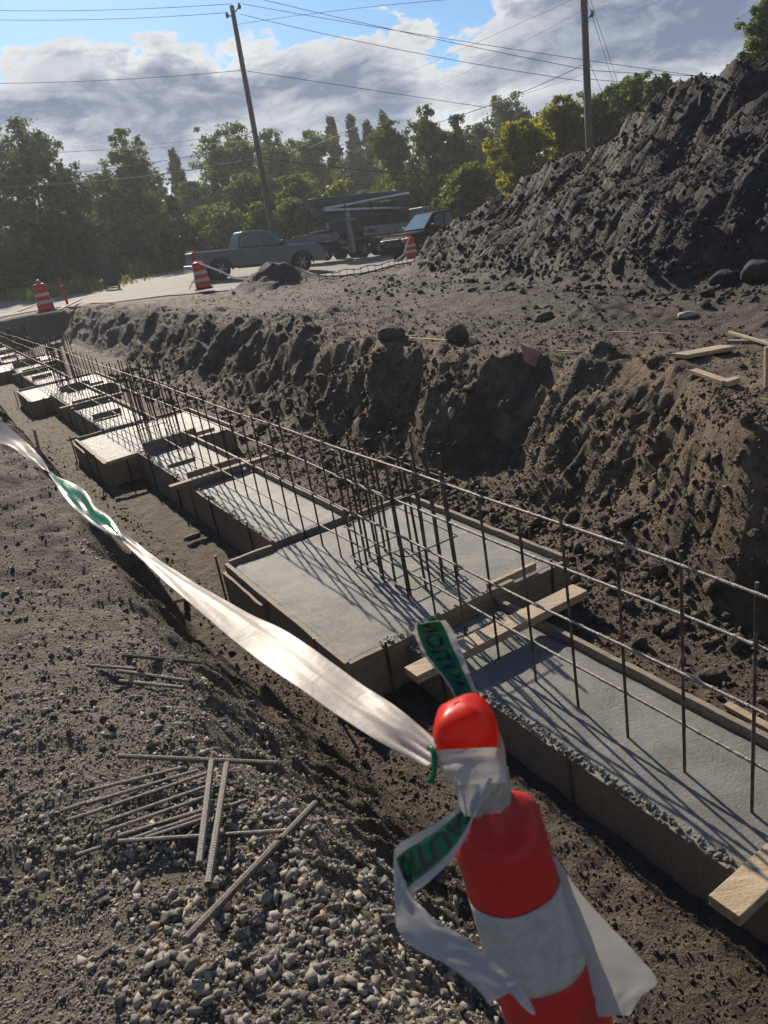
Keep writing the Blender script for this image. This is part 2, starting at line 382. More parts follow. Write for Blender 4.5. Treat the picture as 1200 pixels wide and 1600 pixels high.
def wood_mat(name, c1, c2, dirt=.5):
    m, g = M_(name); tc = g.n('ShaderNodeTexCoord'); v = tc.outputs['Object']; geo = g.n('ShaderNodeNewGeometry')
    # grain runs along the trench or board; stretched noise in a rotated frame
    mp = g.n('ShaderNodeMapping', i_Vector=v, i_Scale=(3, 26, 30)); mp.inputs['Rotation'].default_value = (0, 0, -math.atan2(TD[1], TD[0]))
    mp2 = g.n('ShaderNodeMapping', i_Vector=mp, i_Scale=(1, 1, 1))
    gr = g.noise(1.3, 6, .65, mp2, .4); n = g.noise(4.0, 6, .65, v); n2 = g.noise(70, 4, .6, v)
    c = g.ramp(gr, [(.3, c1), (.7, c2)])
    c = g.mix(g.m('MULTIPLY', g.ramp(n, [(.42, 0.0), (.62, 1.0)]), dirt), c, (.16, .155, .145))      # cement and mud smears
    c = g.mix(g.ramp(n2, [(.62, 0.0), (.68, .7)]), c, (.05, .045, .04))
    bn = g.n('ShaderNodeBump', i_Strength=.5, i_Distance=.01, i_Height=g.m('ADD', gr, g.m('MULTIPLY', n2, .6)))
    b = g.n('ShaderNodeBsdfPrincipled', i_Base_Color=c, i_Roughness=.75, i_Normal=bn)
    g.n('ShaderNodeOutputMaterial', i_Surface=b); return m

def concrete_mat():
    m, g = M_('fresh wet concrete'); geo = g.n('ShaderNodeNewGeometry'); P = geo.outputs['Position']
    n = g.noise(3, 6, .6, P); f = g.noise(60, 6, .8, P); f2 = g.noise(210, 3, .7, P); w = g.noise(9, 5, .6, P)
    c = g.ramp(n, [(.40, (.185, .19, .175)), (.60, (.295, .292, .262))])
    c = g.mix(g.ramp(f, [(.58, 0.0), (.70, .6)]), c, (.48, .475, .44))
    hgt = g.m('ADD', g.m('ADD', g.m('MULTIPLY', f, .85), g.m('MULTIPLY', f2, .30)), g.m('MULTIPLY', w, .30))
    bn = g.n('ShaderNodeBump', i_Strength=1.0, i_Distance=.032, i_Height=hgt)
    rr = g.ramp(w, [(.35, .43), (.65, .56)])
    b = g.n('ShaderNodeBsdfPrincipled', i_Base_Color=c, i_Roughness=rr, i_Normal=bn); b.inputs['Specular IOR Level'].default_value = 1.0
    g.n('ShaderNodeOutputMaterial', i_Surface=b); return m

def rebar_mat(name, crust=.0):
    m, g = M_(name); geo = g.n('ShaderNodeNewGeometry'); P = geo.outputs['Position']
    n = g.noise(30, 5, .65, P); n2 = g.noise(9, 5, .65, P)
    c = g.ramp(n, [(.35, (.030, .020, .015)), (.6, (.075, .045, .028)), (.8, (.13, .075, .045))])
    if crust:
        up_ = g.n('ShaderNodeSeparateXYZ', i_0=geo.outputs['Normal']).outputs[2]
        k = g.m('MULTIPLY', g.ramp(g.m('ADD', g.m('MULTIPLY', up_, .25), n2), [(.42, 0.0), (.58, 1.0)]), crust)
        py = g.n('ShaderNodeSeparateXYZ', i_0=P).outputs[1]; k = g.m('MULTIPLY', k, g.ramp(g.m('MULTIPLY', py, .1), [(.42, 1.0), (.85, .12)]))
        c = g.mix(k, c, (.40, .38, .34))
    b = g.n('ShaderNodeBsdfPrincipled', i_Base_Color=c, i_Roughness=.58, i_Metallic=.25)
    bn = g.n('ShaderNodeBump', i_Strength=.6, i_Distance=.004, i_Height=g.noise(160, 4, .6, P)); g.put(b.inputs['Normal'], bn)
    g.n('ShaderNodeOutputMaterial', i_Surface=b); return m

def leaf_mat(name, a, b_, trans=.45):
    m, g = M_(name); geo = g.n('ShaderNodeNewGeometry'); tc = g.n('ShaderNodeTexCoord')
    n = g.noise(.55, 4, .6, tc.outputs['Object'])
    f = g.m('ADD', g.m('MULTIPLY', n, .75), g.m('MULTIPLY', geo.outputs['Random Per Island'], .35))
    c = g.ramp(f, [(.32, a), (.78, b_)])
    df = g.n('ShaderNodeBsdfPrincipled', i_Base_Color=c, i_Roughness=.55); df.inputs['Specular IOR Level'].default_value = .35
    tr = g.n('ShaderNodeBsdfTranslucent', i_Color=g.mix(1.0, c, (1.5, 1.55, .55), 'MULTIPLY'))
    ms = g.n('ShaderNodeMixShader', i_0=trans, i_1=df, i_2=tr)
    g.n('ShaderNodeOutputMaterial', i_Surface=ms); return m

def plastic_tape(name, c, trans=.35, rough=.35, sp=.5, dots=False):
    m, g = M_(name); tc = g.n('ShaderNodeTexCoord'); v = tc.outputs['Object']
    n = g.noise(9, 5, .6, v)
    cc = g.ramp(n, [(.35, tuple(x*.86 for x in c)), (.65, c)])
    if dots: cc = g.mix(g.ramp(g.noise(330, 2, .5, v), [(.66, 0.0), (.69, .75)]), cc, (.15, .12, .09))
    b = g.n('ShaderNodeBsdfPrincipled', i_Base_Color=cc, i_Roughness=rough); b.inputs['Specular IOR Level'].default_value = sp
    bn = g.n('ShaderNodeBump', i_Strength=.18, i_Distance=.008, i_Height=g.noise(22, 4, .5, v, .8)); g.put(b.inputs['Normal'], bn)
    t = g.n('ShaderNodeBsdfTranslucent', i_Color=cc)
    ms = g.n('ShaderNodeMixShader', i_0=trans, i_1=b, i_2=t)
    g.n('ShaderNodeOutputMaterial', i_Surface=ms); return m

MT = dict(
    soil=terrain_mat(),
    wallc=dirt_mat('crumbs in the clay wall', [(.07, .053, .038), (.13, .10, .07), (.20, .155, .11)], (.15, .11, .07)),
    clod=dirt_mat('clods of soil', [(.055, .046, .036), (.10, .083, .062), (.155, .128, .094)], (.11, .078, .05)),
    clodp=dirt_mat('dark clods of the spoil heap', [(.031, .029, .031), (.056, .051, .051), (.095, .084, .076)], (.08, .063, .05)),
    gravel=stone_mat('crushed stone', [(0, (.12, .105, .085)), (.3, (.23, .212, .18)), (.6, (.33, .308, .265)), (.85, (.44, .41, .355)), (1, (.44, .34, .22))]),
    rock=stone_mat('loose rock', [(0, (.10, .09, .08)), (.5, (.17, .15, .125)), (1, (.26, .23, .19))]),
    pale=simple('pale broken stone', (.42, .38, .32), .8, var=.4, scale=14, bump=.5),
    conc=concrete_mat(),
    board=wood_mat('used form board', (.16, .125, .085), (.29, .23, .16), .45),
    lumber=wood_mat('rough lumber', (.30, .22, .135), (.52, .41, .27), .30),
    rail=rebar_mat('rebar with cement crust', .6), bar=rebar_mat('rusty rebar', .25), rod=rebar_mat('grey mill scale rebar', .5),
    road=simple('gravelly asphalt', (.21, .195, .17), .85, var=.32, scale=1.3, bump=.5, bscale=30),
    orange=simple('orange plastic', (.52, .022, .018), .48, var=.2, scale=9, bump=.08, spec=.4),
    sleeve=simple('shaded scuffed orange plastic', (.50, .020, .018), .5, scale=16, c2=(.36, .030, .024), bump=.12, bscale=60, spec=.35, thr=(.36, .5)),  # real scuffs, plus the darkness of the shaded side in the base colour
    sheet=simple('dirty reflective sheeting', (.42, .42, .40), .38, scale=55, c2=(.30, .305, .285), bump=.2, bscale=140, thr=(.30, .60)),
    knob=plastic_tape('sunlit orange plastic', (.85, .040, .014), .42, .34),  # sun glowing through the plastic is put into this brighter colour
    white=simple('white reflective sheeting', (.46, .46, .44), .4, var=.3, scale=12, bump=.15, bscale=80),
    rubber=simple('black rubber', (.02, .02, .021), .7, var=.3),
    pole=simple('weathered pole timber', (.10, .078, .058), .85, var=.45, scale=7, bump=.5, bscale=20),
    wire=simple('black cable', (.02, .02, .022), .6),
    porc=simple('dark porcelain', (.05, .045, .05), .3),
    bark=simple('bark', (.075, .058, .042), .9, var=.4, scale=5, bump=.6, bscale=12),
    truck=simple('grey truck paint', (.10, .118, .14), .38, var=.06, metal=.2, coat=.2),
    dark=simple('dark blue paint', (.008, .012, .020), .85, spec=.1), black=simple('black plastic', (.018, .018, .02), .5),
    glass=simple('dark window glass', (.020, .024, .028), .06, spec=.8, var=.0),
    wglass=simple('windscreen glass', (.10, .20, .26), .05, spec=1.0, var=.2),
    chrome=simple('brushed metal', (.45, .46, .48), .3, metal=.9), rim=simple('alloy rim', (.28, .29, .31), .35, metal=.8),
    lampr=simple('red lamp lens', (.42, .01, .012), .15), lampw=simple('clear lamp lens', (.22, .23, .25), .3),
    pumpw=simple('dirty white truck paint', (.27, .28, .30), .5, var=.45, scale=3), pumpg=simple('grey boom steel', (.055, .06, .068), .6, var=.35, scale=2),
    pipe=simple('pale delivery pipe', (.62, .65, .70), .35, var=.3, scale=3), iron=simple('black painted iron', (.018, .017, .017), .55),
    twhite=plastic_tape('white tape film', (.60, .55, .48), .30, .48, dots=True), tgreen=plastic_tape('green tape film', (.012, .22, .085), .42, .22),
    tink=simple('black tape ink', (.006, .008, .008), .22, var=.0), tpale=plastic_tape('pale tape film', (.46, .445, .42), .30, .45),
    mudred=simple('pinkish brick clay', (.36, .20, .17), .8, var=.3, scale=18, bump=.5), straw=simple('dry weeds', (.20, .17, .08), .9, var=.5),
    cover=simple('dark mesh cover', (.035, .033, .033), .8),
)

# ------------------------------------------------------------------ ground sheet
def graded(lo, hi, a, b, d0, k):
    v = [x for x in np.arange(a, b, d0)]
    x, d = b, d0
    while x < hi: v.append(x); d *= k; x += d
    v.append(hi); w = []; x, d = a, d0
    while x > lo:
        d *= k; x -= d; w.append(x)
    w.append(lo); return np.array(w[::-1]+v)
def graded2():
    t = graded(-220, 220, -3.0, 4.2, .021, 1.045)
    return t
tv = graded2()
sv = []; s_ = -3.2; d_ = .021
while s_ < 220:
    sv.append(s_)
    if s_ > 2.0: d_ = .021+.0042*(s_-2.0) if s_ < 45 else d_*1.13
    s_ += d_
pre = []; s_ = -3.2; d_ = .03
while s_ > -220: d_ *= 1.18; s_ -= d_; pre.append(s_)
sv = np.array(pre[::-1]+sv)
SS, TT = np.meshgrid(sv, tv, indexing='ij')
X, Y = xy(SS, TT); Z = H(X, Y)
Z = np.where(np.hypot(X, Y) > 200, -.35, Z)
nS, nT = SS.shape
idx = np.arange(nS*nT).reshape(nS, nT)
faces = np.stack([idx[:-1, :-1], idx[:-1, 1:], idx[1:, 1:], idx[1:, :-1]], -1).reshape(-1, 4)
# keep upward orientation
ground = mk('ground', np.stack([X, Y, Z], -1).reshape(-1, 3), faces[:, ::-1], MT['soil'], smooth=True)
ground['kind'] = 'structure'
zone = np.zeros((nS*nT, 3), np.float32)
gv = (sst(-1.25, -1.8, TT)*sst(4.2, 1.0, SS)*sst(-6, -4, TT)).ravel()+(.35*sst(25, 30, np.hypot(X, Y))).ravel()
zone[:, 0] = np.clip(gv, 0, 1)
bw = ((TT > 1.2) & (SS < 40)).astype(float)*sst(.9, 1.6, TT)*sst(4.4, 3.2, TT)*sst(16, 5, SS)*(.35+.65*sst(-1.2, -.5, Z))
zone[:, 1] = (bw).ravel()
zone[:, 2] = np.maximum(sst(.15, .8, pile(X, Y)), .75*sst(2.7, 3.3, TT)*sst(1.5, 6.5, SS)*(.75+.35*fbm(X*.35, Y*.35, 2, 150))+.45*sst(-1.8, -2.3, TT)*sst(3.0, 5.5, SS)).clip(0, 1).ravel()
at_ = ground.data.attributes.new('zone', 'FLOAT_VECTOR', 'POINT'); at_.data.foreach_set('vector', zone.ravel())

# road / gravel lot
near = [(-200, 514), (-60, 503), (0, 497), (60, 486), (100, 480), (200, 470), (320, 455), (420, 446), (500, 437), (560, 428), (620, 415), (690, 402), (760, 392)]
farp = [(-200, 492), (-60, 483), (0, 477), (60, 468), (110, 461), (183, 453), (200, 424), (285, 411), (400, 396), (480, 386), (560, 378), (640, 368), (740, 356)]
def resample(P, n):
    P = np.array(P, float); L = np.r_[0, np.cumsum(np.linalg.norm(np.diff(P, axis=0), axis=1))]; q = np.linspace(0, L[-1], n)
    return np.stack([np.interp(q, L, P[:, k]) for k in range(P.shape[1])], 1)
A = np.array([atz(*p, 0)[:2] for p in near]); B = np.array([atz(*p, 0)[:2] for p in farp])
for b in B:
    r = np.hypot(*b)
    if r > 85: b *= 85/r
n_ = 90; ui = np.linspace(0, len(A)-1, n_)
A = np.stack([np.interp(ui, range(len(A)), A[:, k]) for k in (0, 1)], 1); B = np.stack([np.interp(ui, range(len(B)), B[:, k]) for k in (0, 1)], 1)
A += .12*np.stack([fbm(ui*3, ui*0, 3, 80), fbm(ui*3, ui*0+4, 3, 81)], 1)
kk = np.linspace(0, 1, 40)**1.5
G = A[:, None]*(1-kk[None, :, None])+B[:, None]*kk[None, :, None]
gz = H(G[..., 0], G[..., 1])+.035
V = np.concatenate([G, gz[..., None]], -1).reshape(-1, 3); ii = np.arange(n_*40).reshape(n_, 40)
fr = np.stack([ii[:-1, :-1], ii[1:, :-1], ii[1:, 1:], ii[:-1, 1:]], -1).reshape(-1, 4)
road = mk('road', V, fr, MT['road'], smooth=True); road['kind'] = 'structure'

# ------------------------------------------------------------------ stones and clods
def ico(sub):
    t = (1+5**.5)/2
    v = np.array([(-1, t, 0), (1, t, 0), (-1, -t, 0), (1, -t, 0), (0, -1, t), (0, 1, t), (0, -1, -t), (0, 1, -t), (t, 0, -1), (t, 0, 1), (-t, 0, -1), (-t, 0, 1)], float)
    v /= np.linalg.norm(v[0])
    f = [(0, 11, 5), (0, 5, 1), (0, 1, 7), (0, 7, 10), (0, 10, 11), (1, 5, 9), (5, 11, 4), (11, 10, 2), (10, 7, 6), (7, 1, 8), (3, 9, 4), (3, 4, 2), (3, 2, 6), (3, 6, 8), (3, 8, 9), (4, 9, 5), (2, 4, 11), (6, 2, 10), (8, 6, 7), (9, 8, 1)]
    for _ in range(sub):
        v = list(map(tuple, v)); c = {}; nf = []
        def mid(a, b):
            k = (min(a, b), max(a, b))
            if k not in c:
                m = (np.array(v[a])+np.array(v[b])); m /= np.linalg.norm(m); v.append(tuple(m)); c[k] = len(v)-1
            return c[k]
        for a, b, d in f:
            x, y, z = mid(a, b), mid(b, d), mid(d, a); nf += [(a, x, z), (b, y, x), (d, z, y), (x, y, z)]
        v = np.array(v); f = nf
    return np.array(v), np.array(f)
ICO = {0: ico(0), 1: ico(1), 2: ico(2)}
_cv = np.array([[a, b, c] for c in (-1, 1) for b in (-1, 1) for a in (-1, 1)], float)*.66
ICO['c'] = (_cv, np.array([(0, 2, 3), (0, 3, 1), (4, 5, 7), (4, 7, 6), (0, 1, 5), (0, 5, 4), (2, 6, 7), (2, 7, 3), (0, 4, 6), (0, 6, 2), (1, 3, 7), (1, 7, 5)]))
def rotm(n):
    q = rng.normal(size=(n, 4)); q /= np.linalg.norm(q, axis=1)[:, None]; w, x, y, z = q.T
    return np.stack([1-2*(y*y+z*z), 2*(x*y-z*w), 2*(x*z+y*w), 2*(x*y+z*w), 1-2*(x*x+z*z), 2*(y*z-x*w), 2*(x*z-y*w), 2*(y*z+x*w), 1-2*(x*x+y*y)], 1).reshape(n, 3, 3)
def stones(name, P, r, mat, sub=0, flat=.35, jit=.36, smooth=False):
    v, f = ICO[sub]; n = len(P)
    sc = np.stack([rng.uniform(.75, 1.35, n), rng.uniform(.65, 1.1, n), rng.uniform(flat, .8, n)], 1)*r[:, None]
    V = (v[None]*(1+rng.uniform(-jit, jit, (n, len(v), 1)))+(rng.uniform(-.3, .3, (n, len(v), 3)) if sub == 'c' else 0))*sc[:, None]
    V = np.einsum('nij,nkj->nki', rotm(n), V)+P[:, None]
    Fa = (f[None]+np.arange(n)[:, None, None]*len(v)).reshape(-1, 3)
    return mk(name, V.reshape(-1, 3), Fa, mat, smooth=smooth)
def onground(x, y, r, sink=.25): return np.stack([x, y, H(x, y)+r*(.5-sink)], 1)

# gravel bed under the camera
def scat(n, s0, s1, t0, t1): return xy(rng.uniform(s0, s1, n), rng.uniform(t0, t1, n))
def keep(x, y, f): m = f(x, y) > rng.random(len(x)); return x[m], y[m]
def gdens(x, y):
    s, t = st(x, y)
    return (.12+.88*sst(2.3, .6, s+.5*fbm(x*2, y*2, 2, 90)))*(.06+.94*sst(-1.25, -1.75, t+.15*fbm(x*3, y*3, 2, 91)))*sst(-6, -4, t)
x, y = scat(60000, -2.2, 4.0, -4.2, -1.3); x, y = keep(x, y, gdens); s_, t_ = st(x, y); pt_ = np.clip(.50+.28*fbm(x*2.2, y*2.2, 3, 95)+.42*sst(-2.75, -2.2, t_)*sst(.75, .1, s_), .28, 1.0); r = (rng.gamma(2.6, .0040, len(x))*pt_).clip(.003, .020); hf = rng.random(len(x)) < .88
stones('gravel', onground(x[hf], y[hf], r[hf]), r[hf], MT['gravel'], 'c')['kind'] = 'stuff'
stones('rounded_gravel', onground(x[~hf], y[~hf], r[~hf]), r[~hf], MT['gravel'], 0, .35, .42)['kind'] = 'stuff'
x, y = scat(110000, -2.0, 3.6, -3.8, -1.2); x, y = keep(x, y, gdens); r = rng.uniform(.002, .0055, len(x))
stones('fine_gravel', onground(x, y, r), r, MT['gravel'], 'c')['kind'] = 'stuff'
# crumbs over trench floor, wall foot and bank
x, y = scat(60000, -2, 14, -3.5, 4.5)
x, y = keep(x, y, lambda a, b: np.clip(1.0-.05*np.hypot(a, b-3), .1, 1)); s, t = st(x, y)
inpad = (t > -.85) & (t < 1.15); x, y = x[~inpad], y[~inpad]
r = rng.gamma(1.7, .0042, len(x)).clip(.003, .03); r = np.where(st(x, y)[1] < -1.2, r*.62, r)
stones('soil_crumbs', onground(x, y, r), r, MT['clod'], 'c', .5, .36)['kind'] = 'stuff'
x, y = scat(30000, -2.2, 3.2, -1.6, -.36); r = rng.gamma(1.3, .0024, len(x)).clip(.0018, .013)
stones('floor_crumbs', onground(x, y, r), r, MT['wallc'], 'c', .5, .36)['kind'] = 'stuff'
x, y = scat(26000, -2, 9, .48, 2.6); ss_, tt_ = st(x, y); ok = ~((ss_ > 2.3) & (ss_ < 4.5) & (tt_ < 1.16)); x, y = x[ok], y[ok]; r = rng.gamma(1.5, .005, len(x)).clip(.003, .035)
stones('rubble_crumbs', onground(x, y, r), r, MT['wallc'], 'c', .5, .36)['kind'] = 'stuff'
# clods on the far side of the trench and rubble at the wall foot
x1, y1 = scat(9000, 1.5, 26, 2.6, 9.0); r1 = rng.gamma(.8, .0085, len(x1)).clip(.005, .055)
x2, y2 = scat(1100, -1.5, 5.5, 1.0, 2.0); x2, y2 = keep(x2, y2, lambda a, b: sst(.8, 1.7, st(a, b)[1])); r2 = rng.gamma(1.8, .014, len(x2)).clip(.008, .075)
x3, y3 = scat(1500, 5, 20, 1.25, 2.7); r3 = rng.gamma(1.5, .018, len(x3)).clip(.01, .10)
x4, y4 = scat(900, 0, 14, -3.6, -1.3); r4 = rng.gamma(1.2, .005, len(x4)).clip(.004, .022)
x = np.r_[x1, x2, x3, x4]; y = np.r_[y1, y2, y3, y4]; r = np.r_[r1, r2, r3, r4]; s, t = st(x, y)
ok = ~((t > -.85) & (t < 1.2)); x, y, r = x[ok], y[ok], r[ok]
stones('soil_clods', onground(x, y, r, .35), r, MT['clod'], 1, .45, .34)['kind'] = 'stuff'
# clods on the pile
n = 80000; a = rng.uniform(.0, .75, n); rr_ = rng.uniform(9, 23, n); x = rr_*np.sin(a); y = rr_*np.cos(a)
pz = pile(x, y); rb = np.interp(a, t_az, t_r)
ok = ((pz > .12) | (rng.random(n) < .34*np.exp(-np.abs(rr_-rb)/.9))); x, y, pz = x[ok], y[ok], pz[ok]
r = (rng.gamma(.55, .015, len(x))*(1+.5*np.exp(-pz*2.0))).clip(.010, .085)
big = r > .030
stones('heap_clods', onground(x[big], y[big], r[big], .4), r[big], MT['clodp'], 1, .5, .26)['kind'] = 'stuff'
x, y, r = x[~big], y[~big], r[~big]
stones('heap_crumbs', onground(x, y, r, .3), r, MT['clodp'], 'c', .5, .36)['kind'] = 'stuff'
# embedded lumps that break up the wall
n = 2200; s = rng.uniform(.5, 22, n); x, y = xy(s, np.interp(s, [-3, 1, 3, 5, 11, 18], [1.7, 1.75, 2.3, 2.45, 2.9, 3.2])+rng.normal(0, .33, n))
r = rng.gamma(1.2, .009, n).clip(.006, .06)
stones('wall_lumps', np.stack([x, y, H(x, y)], 1), r, MT['wallc'], 'c', .6, .36)['kind'] = 'stuff'

# ------------------------------------------------------------------ footings
def sub_grid_slab(name, s0, s1, t0, t1, ztop, zbot, parent, rough_edge=.012):
    ns = max(4, int((s1-s0)/.03)); nt = max(4, int((t1-t0)/.03))
    a = np.linspace(s0, s1, ns); b = np.linspace(t0, t1, nt); A_, B_ = np.meshgrid(a, b, indexing='ij'); X_, Y_ = xy(A_, B_)
    ed = np.minimum(np.minimum(A_-s0, s1-A_), np.minimum(B_-t0, t1-B_))
    Zt = ztop+.004*fbm(X_*5, Y_*5, 4, 100)-.012*np.exp(-ed/.02)+.006*np.exp(-((ed-.05)/.03)**2)*(1+fbm(X_*8, Y_*8, 2, 101))
    V = np.stack([X_, Y_, Zt], -1).reshape(-1, 3); k = np.arange(ns*nt).reshape(ns, nt)
    Fq = np.stack([k[:-1, :-1], k[:-1, 1:], k[1:, 1:], k[1:, :-1]], -1).reshape(-1, 4)[:, ::-1].tolist()
    loop = list(k[:, 0])+list(k[-1, 1:])+list(k[::-1, -1][1:])+list(k[0, ::-1][1:-1])
    n0 = len(V); L = V[loop].copy(); L[:, 2] = zbot; V = np.concatenate([V, L]); m = len(loop)
    for i in range(m): Fq.append([loop[i], loop[(i+1) % m], n0+(i+1) % m, n0+i])
    return mk(name, V, Fq, MT['conc'], parent, smooth=False, local=False)

def board(name, a, b, w, h, mat, parent, z, bev=.004):
    mb = MB(); pa = S(*a, z); pb = S(*b, z)
    # subdivided board with slightly wandering edges
    n = max(2, int(np.linalg.norm(pb-pa)/.12)); d = (pb-pa)/np.linalg.norm(pb-pa); sd = np.array([-d[1], d[0], 0])
    rows = []
    for i in range(n+1):
        p = pa+(pb-pa)*i/n; j = rng.normal(0, .0018, 3)
        rows.append([p+sd*(-w/2+j[0])+[0, 0, -h/2], p+sd*(w/2+j[0])+[0, 0, -h/2], p+sd*(w/2+j[1])+[0, 0, h/2+j[2]], p+sd*(-w/2+j[1])+[0, 0, h/2+j[2]]])
    V = np.array(rows).reshape(-1, 3); Fq = []
    for i in range(n):
        for k in range(4): Fq.append((i*4+k, i*4+(k+1) % 4, (i+1)*4+(k+1) % 4, (i+1)*4+k))
    Fq += [(3, 2, 1, 0), (n*4, n*4+1, n*4+2, n*4+3)]
    return mk(name, V, Fq, mat, parent, local=False, bevel=bev)

ZF = -1.34
def crust(s0, s1, t0, t1, z, n, parent, name='cement_crumbs'):
    sx_ = rng.uniform(s0, s1, n); tx = rng.uniform(t0, t1, n); x, y = xy(sx_, tx)
    r = rng.gamma(2, .0035, n).clip(.003, .018); P = np.stack([x, y, z+r*.2], 1)
    Mi = parent.location
    o = stones(name, P-np.array(Mi), r, MT['conc'], 0, .5); o.parent = parent; o['kind'] = 'stuff'; return o

def strip(s0, s1, ztop, nm, dens=1, first=False):
    loc = tuple(S((s0+s1)/2, .05, ZF))
    c = thing('concrete_strip_footing', nm[0], 'footing', loc, group='poured strip footings between the pads')
    sub_grid_slab('slab', s0, s1, -.30, .41, ztop, ZF, c)
    crust(s0, s1, -.34, -.28, ztop+.015, int(90*dens*(s1-s0)), c)
    f = thing('strip_formwork', nm[1], 'formwork', loc, group='board forms of the strip footings')
    hz = ztop+.012-ZF
    board('board', (s0, -.321), (s1, -.321), .038, hz, MT['board'], f, ZF+hz/2)
    hz2 = ztop+.055-ZF
    board('board', (s0, .431), (s1, .431), .038, hz2, MT['board'], f, ZF+hz2/2)
    for s_ in np.arange(s0+.5, s1, 1.1):
        MB().tube([S(s_, -.352, ZF-.1), S(s_+.01, -.352, ztop+rng.uniform(.02, .12))], .009, 6).build('stake', MT['bar'], f, local=False)
    return c, f
def pad(s0, nm, ztop=-.985, full=True):
    s1 = s0+2.12; loc = tuple(S((s0+s1)/2, .17, ZF))
    c = thing('concrete_pad_footing', nm[0], 'footing', loc, group='poured column pads')
    sub_grid_slab('slab', s0, s1, -.76, 1.10, ztop, ZF, c)
    crust(s0-.03, s0+.06, -.5, .6, ztop+.012, 260 if full else 60, c)
    f = thing('pad_formwork', nm[1], 'formwork', loc, group='board forms of the column pads')
    hz = ztop+.03-ZF; zc = ZF+hz/2
    board('board', (s0-.04, -.781), (s1+.04, -.781), .038, hz, MT['board'], f, zc)
    board('board', (s0-.04, 1.121), (s1+.04, 1.121), .038, hz+.02, MT['board'], f, zc+.01)
    board('board', (s0-.021, -.757), (s0-.021, 1.097), .038, hz-.022, MT['board'], f, zc-.011)
    board('board', (s1+.021, -.757), (s1+.021, -.345), .038, hz+.02, MT['board'], f, zc+.01)
    board('board', (s1+.021, .455), (s1+.021, 1.097), .038, hz+.02, MT['board'], f, zc+.01)
    if full: board('cleat', (s1-.85, -.822), (s1+.02, -.822), .038, hz-.08, MT['board'], f, zc-.02)
    board('cleat', (s0+.02, .42), (s0+.02, .86), .036, .06, MT['lumber'], f, ztop+.055)
    for (a, b) in ((s0+.25, -.86), (s1+.05, -.86), (s0-.06, -.5), (s0-.06, .95), (s0+.4, 1.155)):
        MB().tube([S(a, b, ZF-.1), S(a+.01, b+.01, ztop+rng.uniform(.04, .16))], .010, 6).build('stake', MT['bar'], f, local=False)
    return c, f

PADS = [2.36, 9.35, 16.9, 24.3]
ordn = ['nearest', 'second', 'third', 'farthest']
strip(-3.0, 2.315, -1.045, ('wet grey strip footing nearest the camera beside the striped channelizer post', 'cement-smeared form boards along the strip footing nearest the camera'), 3)
for i, s0 in enumerate(PADS):
    pad(s0, (f'wide wet concrete pad, {ordn[i]} of the four pads along the trench', f'board form around the {ordn[i]} wide concrete pad'), full=(i < 2))
segs = []
for i, s0 in enumerate(PADS):
    a = s0+2.17; b = (PADS[i+1] if i < 3 else 33.2)-.045; mid = a+(b-a)*.49
    segs += [(a, mid-.06, i, 'near'), (mid+.06, b, i, 'far')]
for a, b, i, w in segs:
    strip(a, b, -.925 if w == 'near' else -.915, (f'strip footing pour on the {w} half of the run beyond the {ordn[i]} pad', f'form boards of the {w} strip pour beyond the {ordn[i]} pad'), .6 if i < 1 else .15)
# cross bulkheads and spreader beams
def beam(name, a, b, z, w, h, mat, label, cat='beam', group=None):
    p = S(*a, z); o = thing(name, label, cat, tuple(p), group=group)
    board('plank', a, b, w, h, mat, o, z)
    return o
def flat(name, a, b, za, zb, w, h, mat, label, cat, group=None):
    pa = S(*a, za); pb = S(*b, zb); mb = MB().bar(pa, pb, w, h)
    o = mb.build(name, mat, None, bevel=.004)
    return tag(o, label, cat, group)
flat('lumber_spreader', (1.86, -.585), (1.86, .80), -.925, -.925, .14, .055, MT['lumber'], 'thick pale lumber laid across the forms just in front of the nearest pad', 'lumber')
flat('lumber_spreader', (-.225, -.55), (-.18, .9), -.985, -.985, .13, .055, MT['lumber'], 'thick lumber end jutting over the form at the bottom right corner', 'lumber')
kk_ = 0
names = ['before the second pad', 'between the first two pads']
for i, s0 in enumerate(PADS):
    a = s0+2.17; b = (PADS[i+1] if i < 3 else 33.2)-.045; mid = a+(b-a)*.49
    q = ['nearest', 'second nearest', 'third nearest', 'farthest'][i]
    flat('wooden_spreader', (mid-.02, -.56), (mid-.02, .66), -.845, -.845, .09, .05, MT['board'], f'wooden spreader across the middle of the run beyond the {ordn[i]} pad', 'spreader', 'spreaders across the strip forms')
    for (sc_, t0, t1, hh, wd) in ((mid+.20, -.28, .38, .12, 'standing bulkhead board just past the middle spreader'), (b-.30, -.02 if i % 2 else -.28, .40, .16, 'bulkhead board at the far end of the run'), (a+.95, -.28, .22, .10, 'low bulkhead board in the near half of the run') if i else (mid+1.1, -.26, .1, .04, 'thin scrap board on the far half of the run')):
        flat('bulkhead_board', (sc_, t0), (sc_, t1), -.915+hh/2, -.915+hh/2, .036, hh, MT['board'], f'{wd} beyond the {ordn[i]} pad', 'board', 'bulkhead boards on the strips')
    flat('bulkhead_board', (PADS[i]-.10, -.10), (PADS[i]-.10, .55), -.90, -.90, .04, .20 if i else .05, MT['board'], f'board standing in front of the {ordn[i]} pad', 'board', 'bulkhead boards on the strips')
flat('wooden_stake', (9.20, -.78), (9.22, -.05), -.93, -.92, .06, .045, MT['lumber'], 'pointed wooden stake laid along the front of the second pad', 'stake')

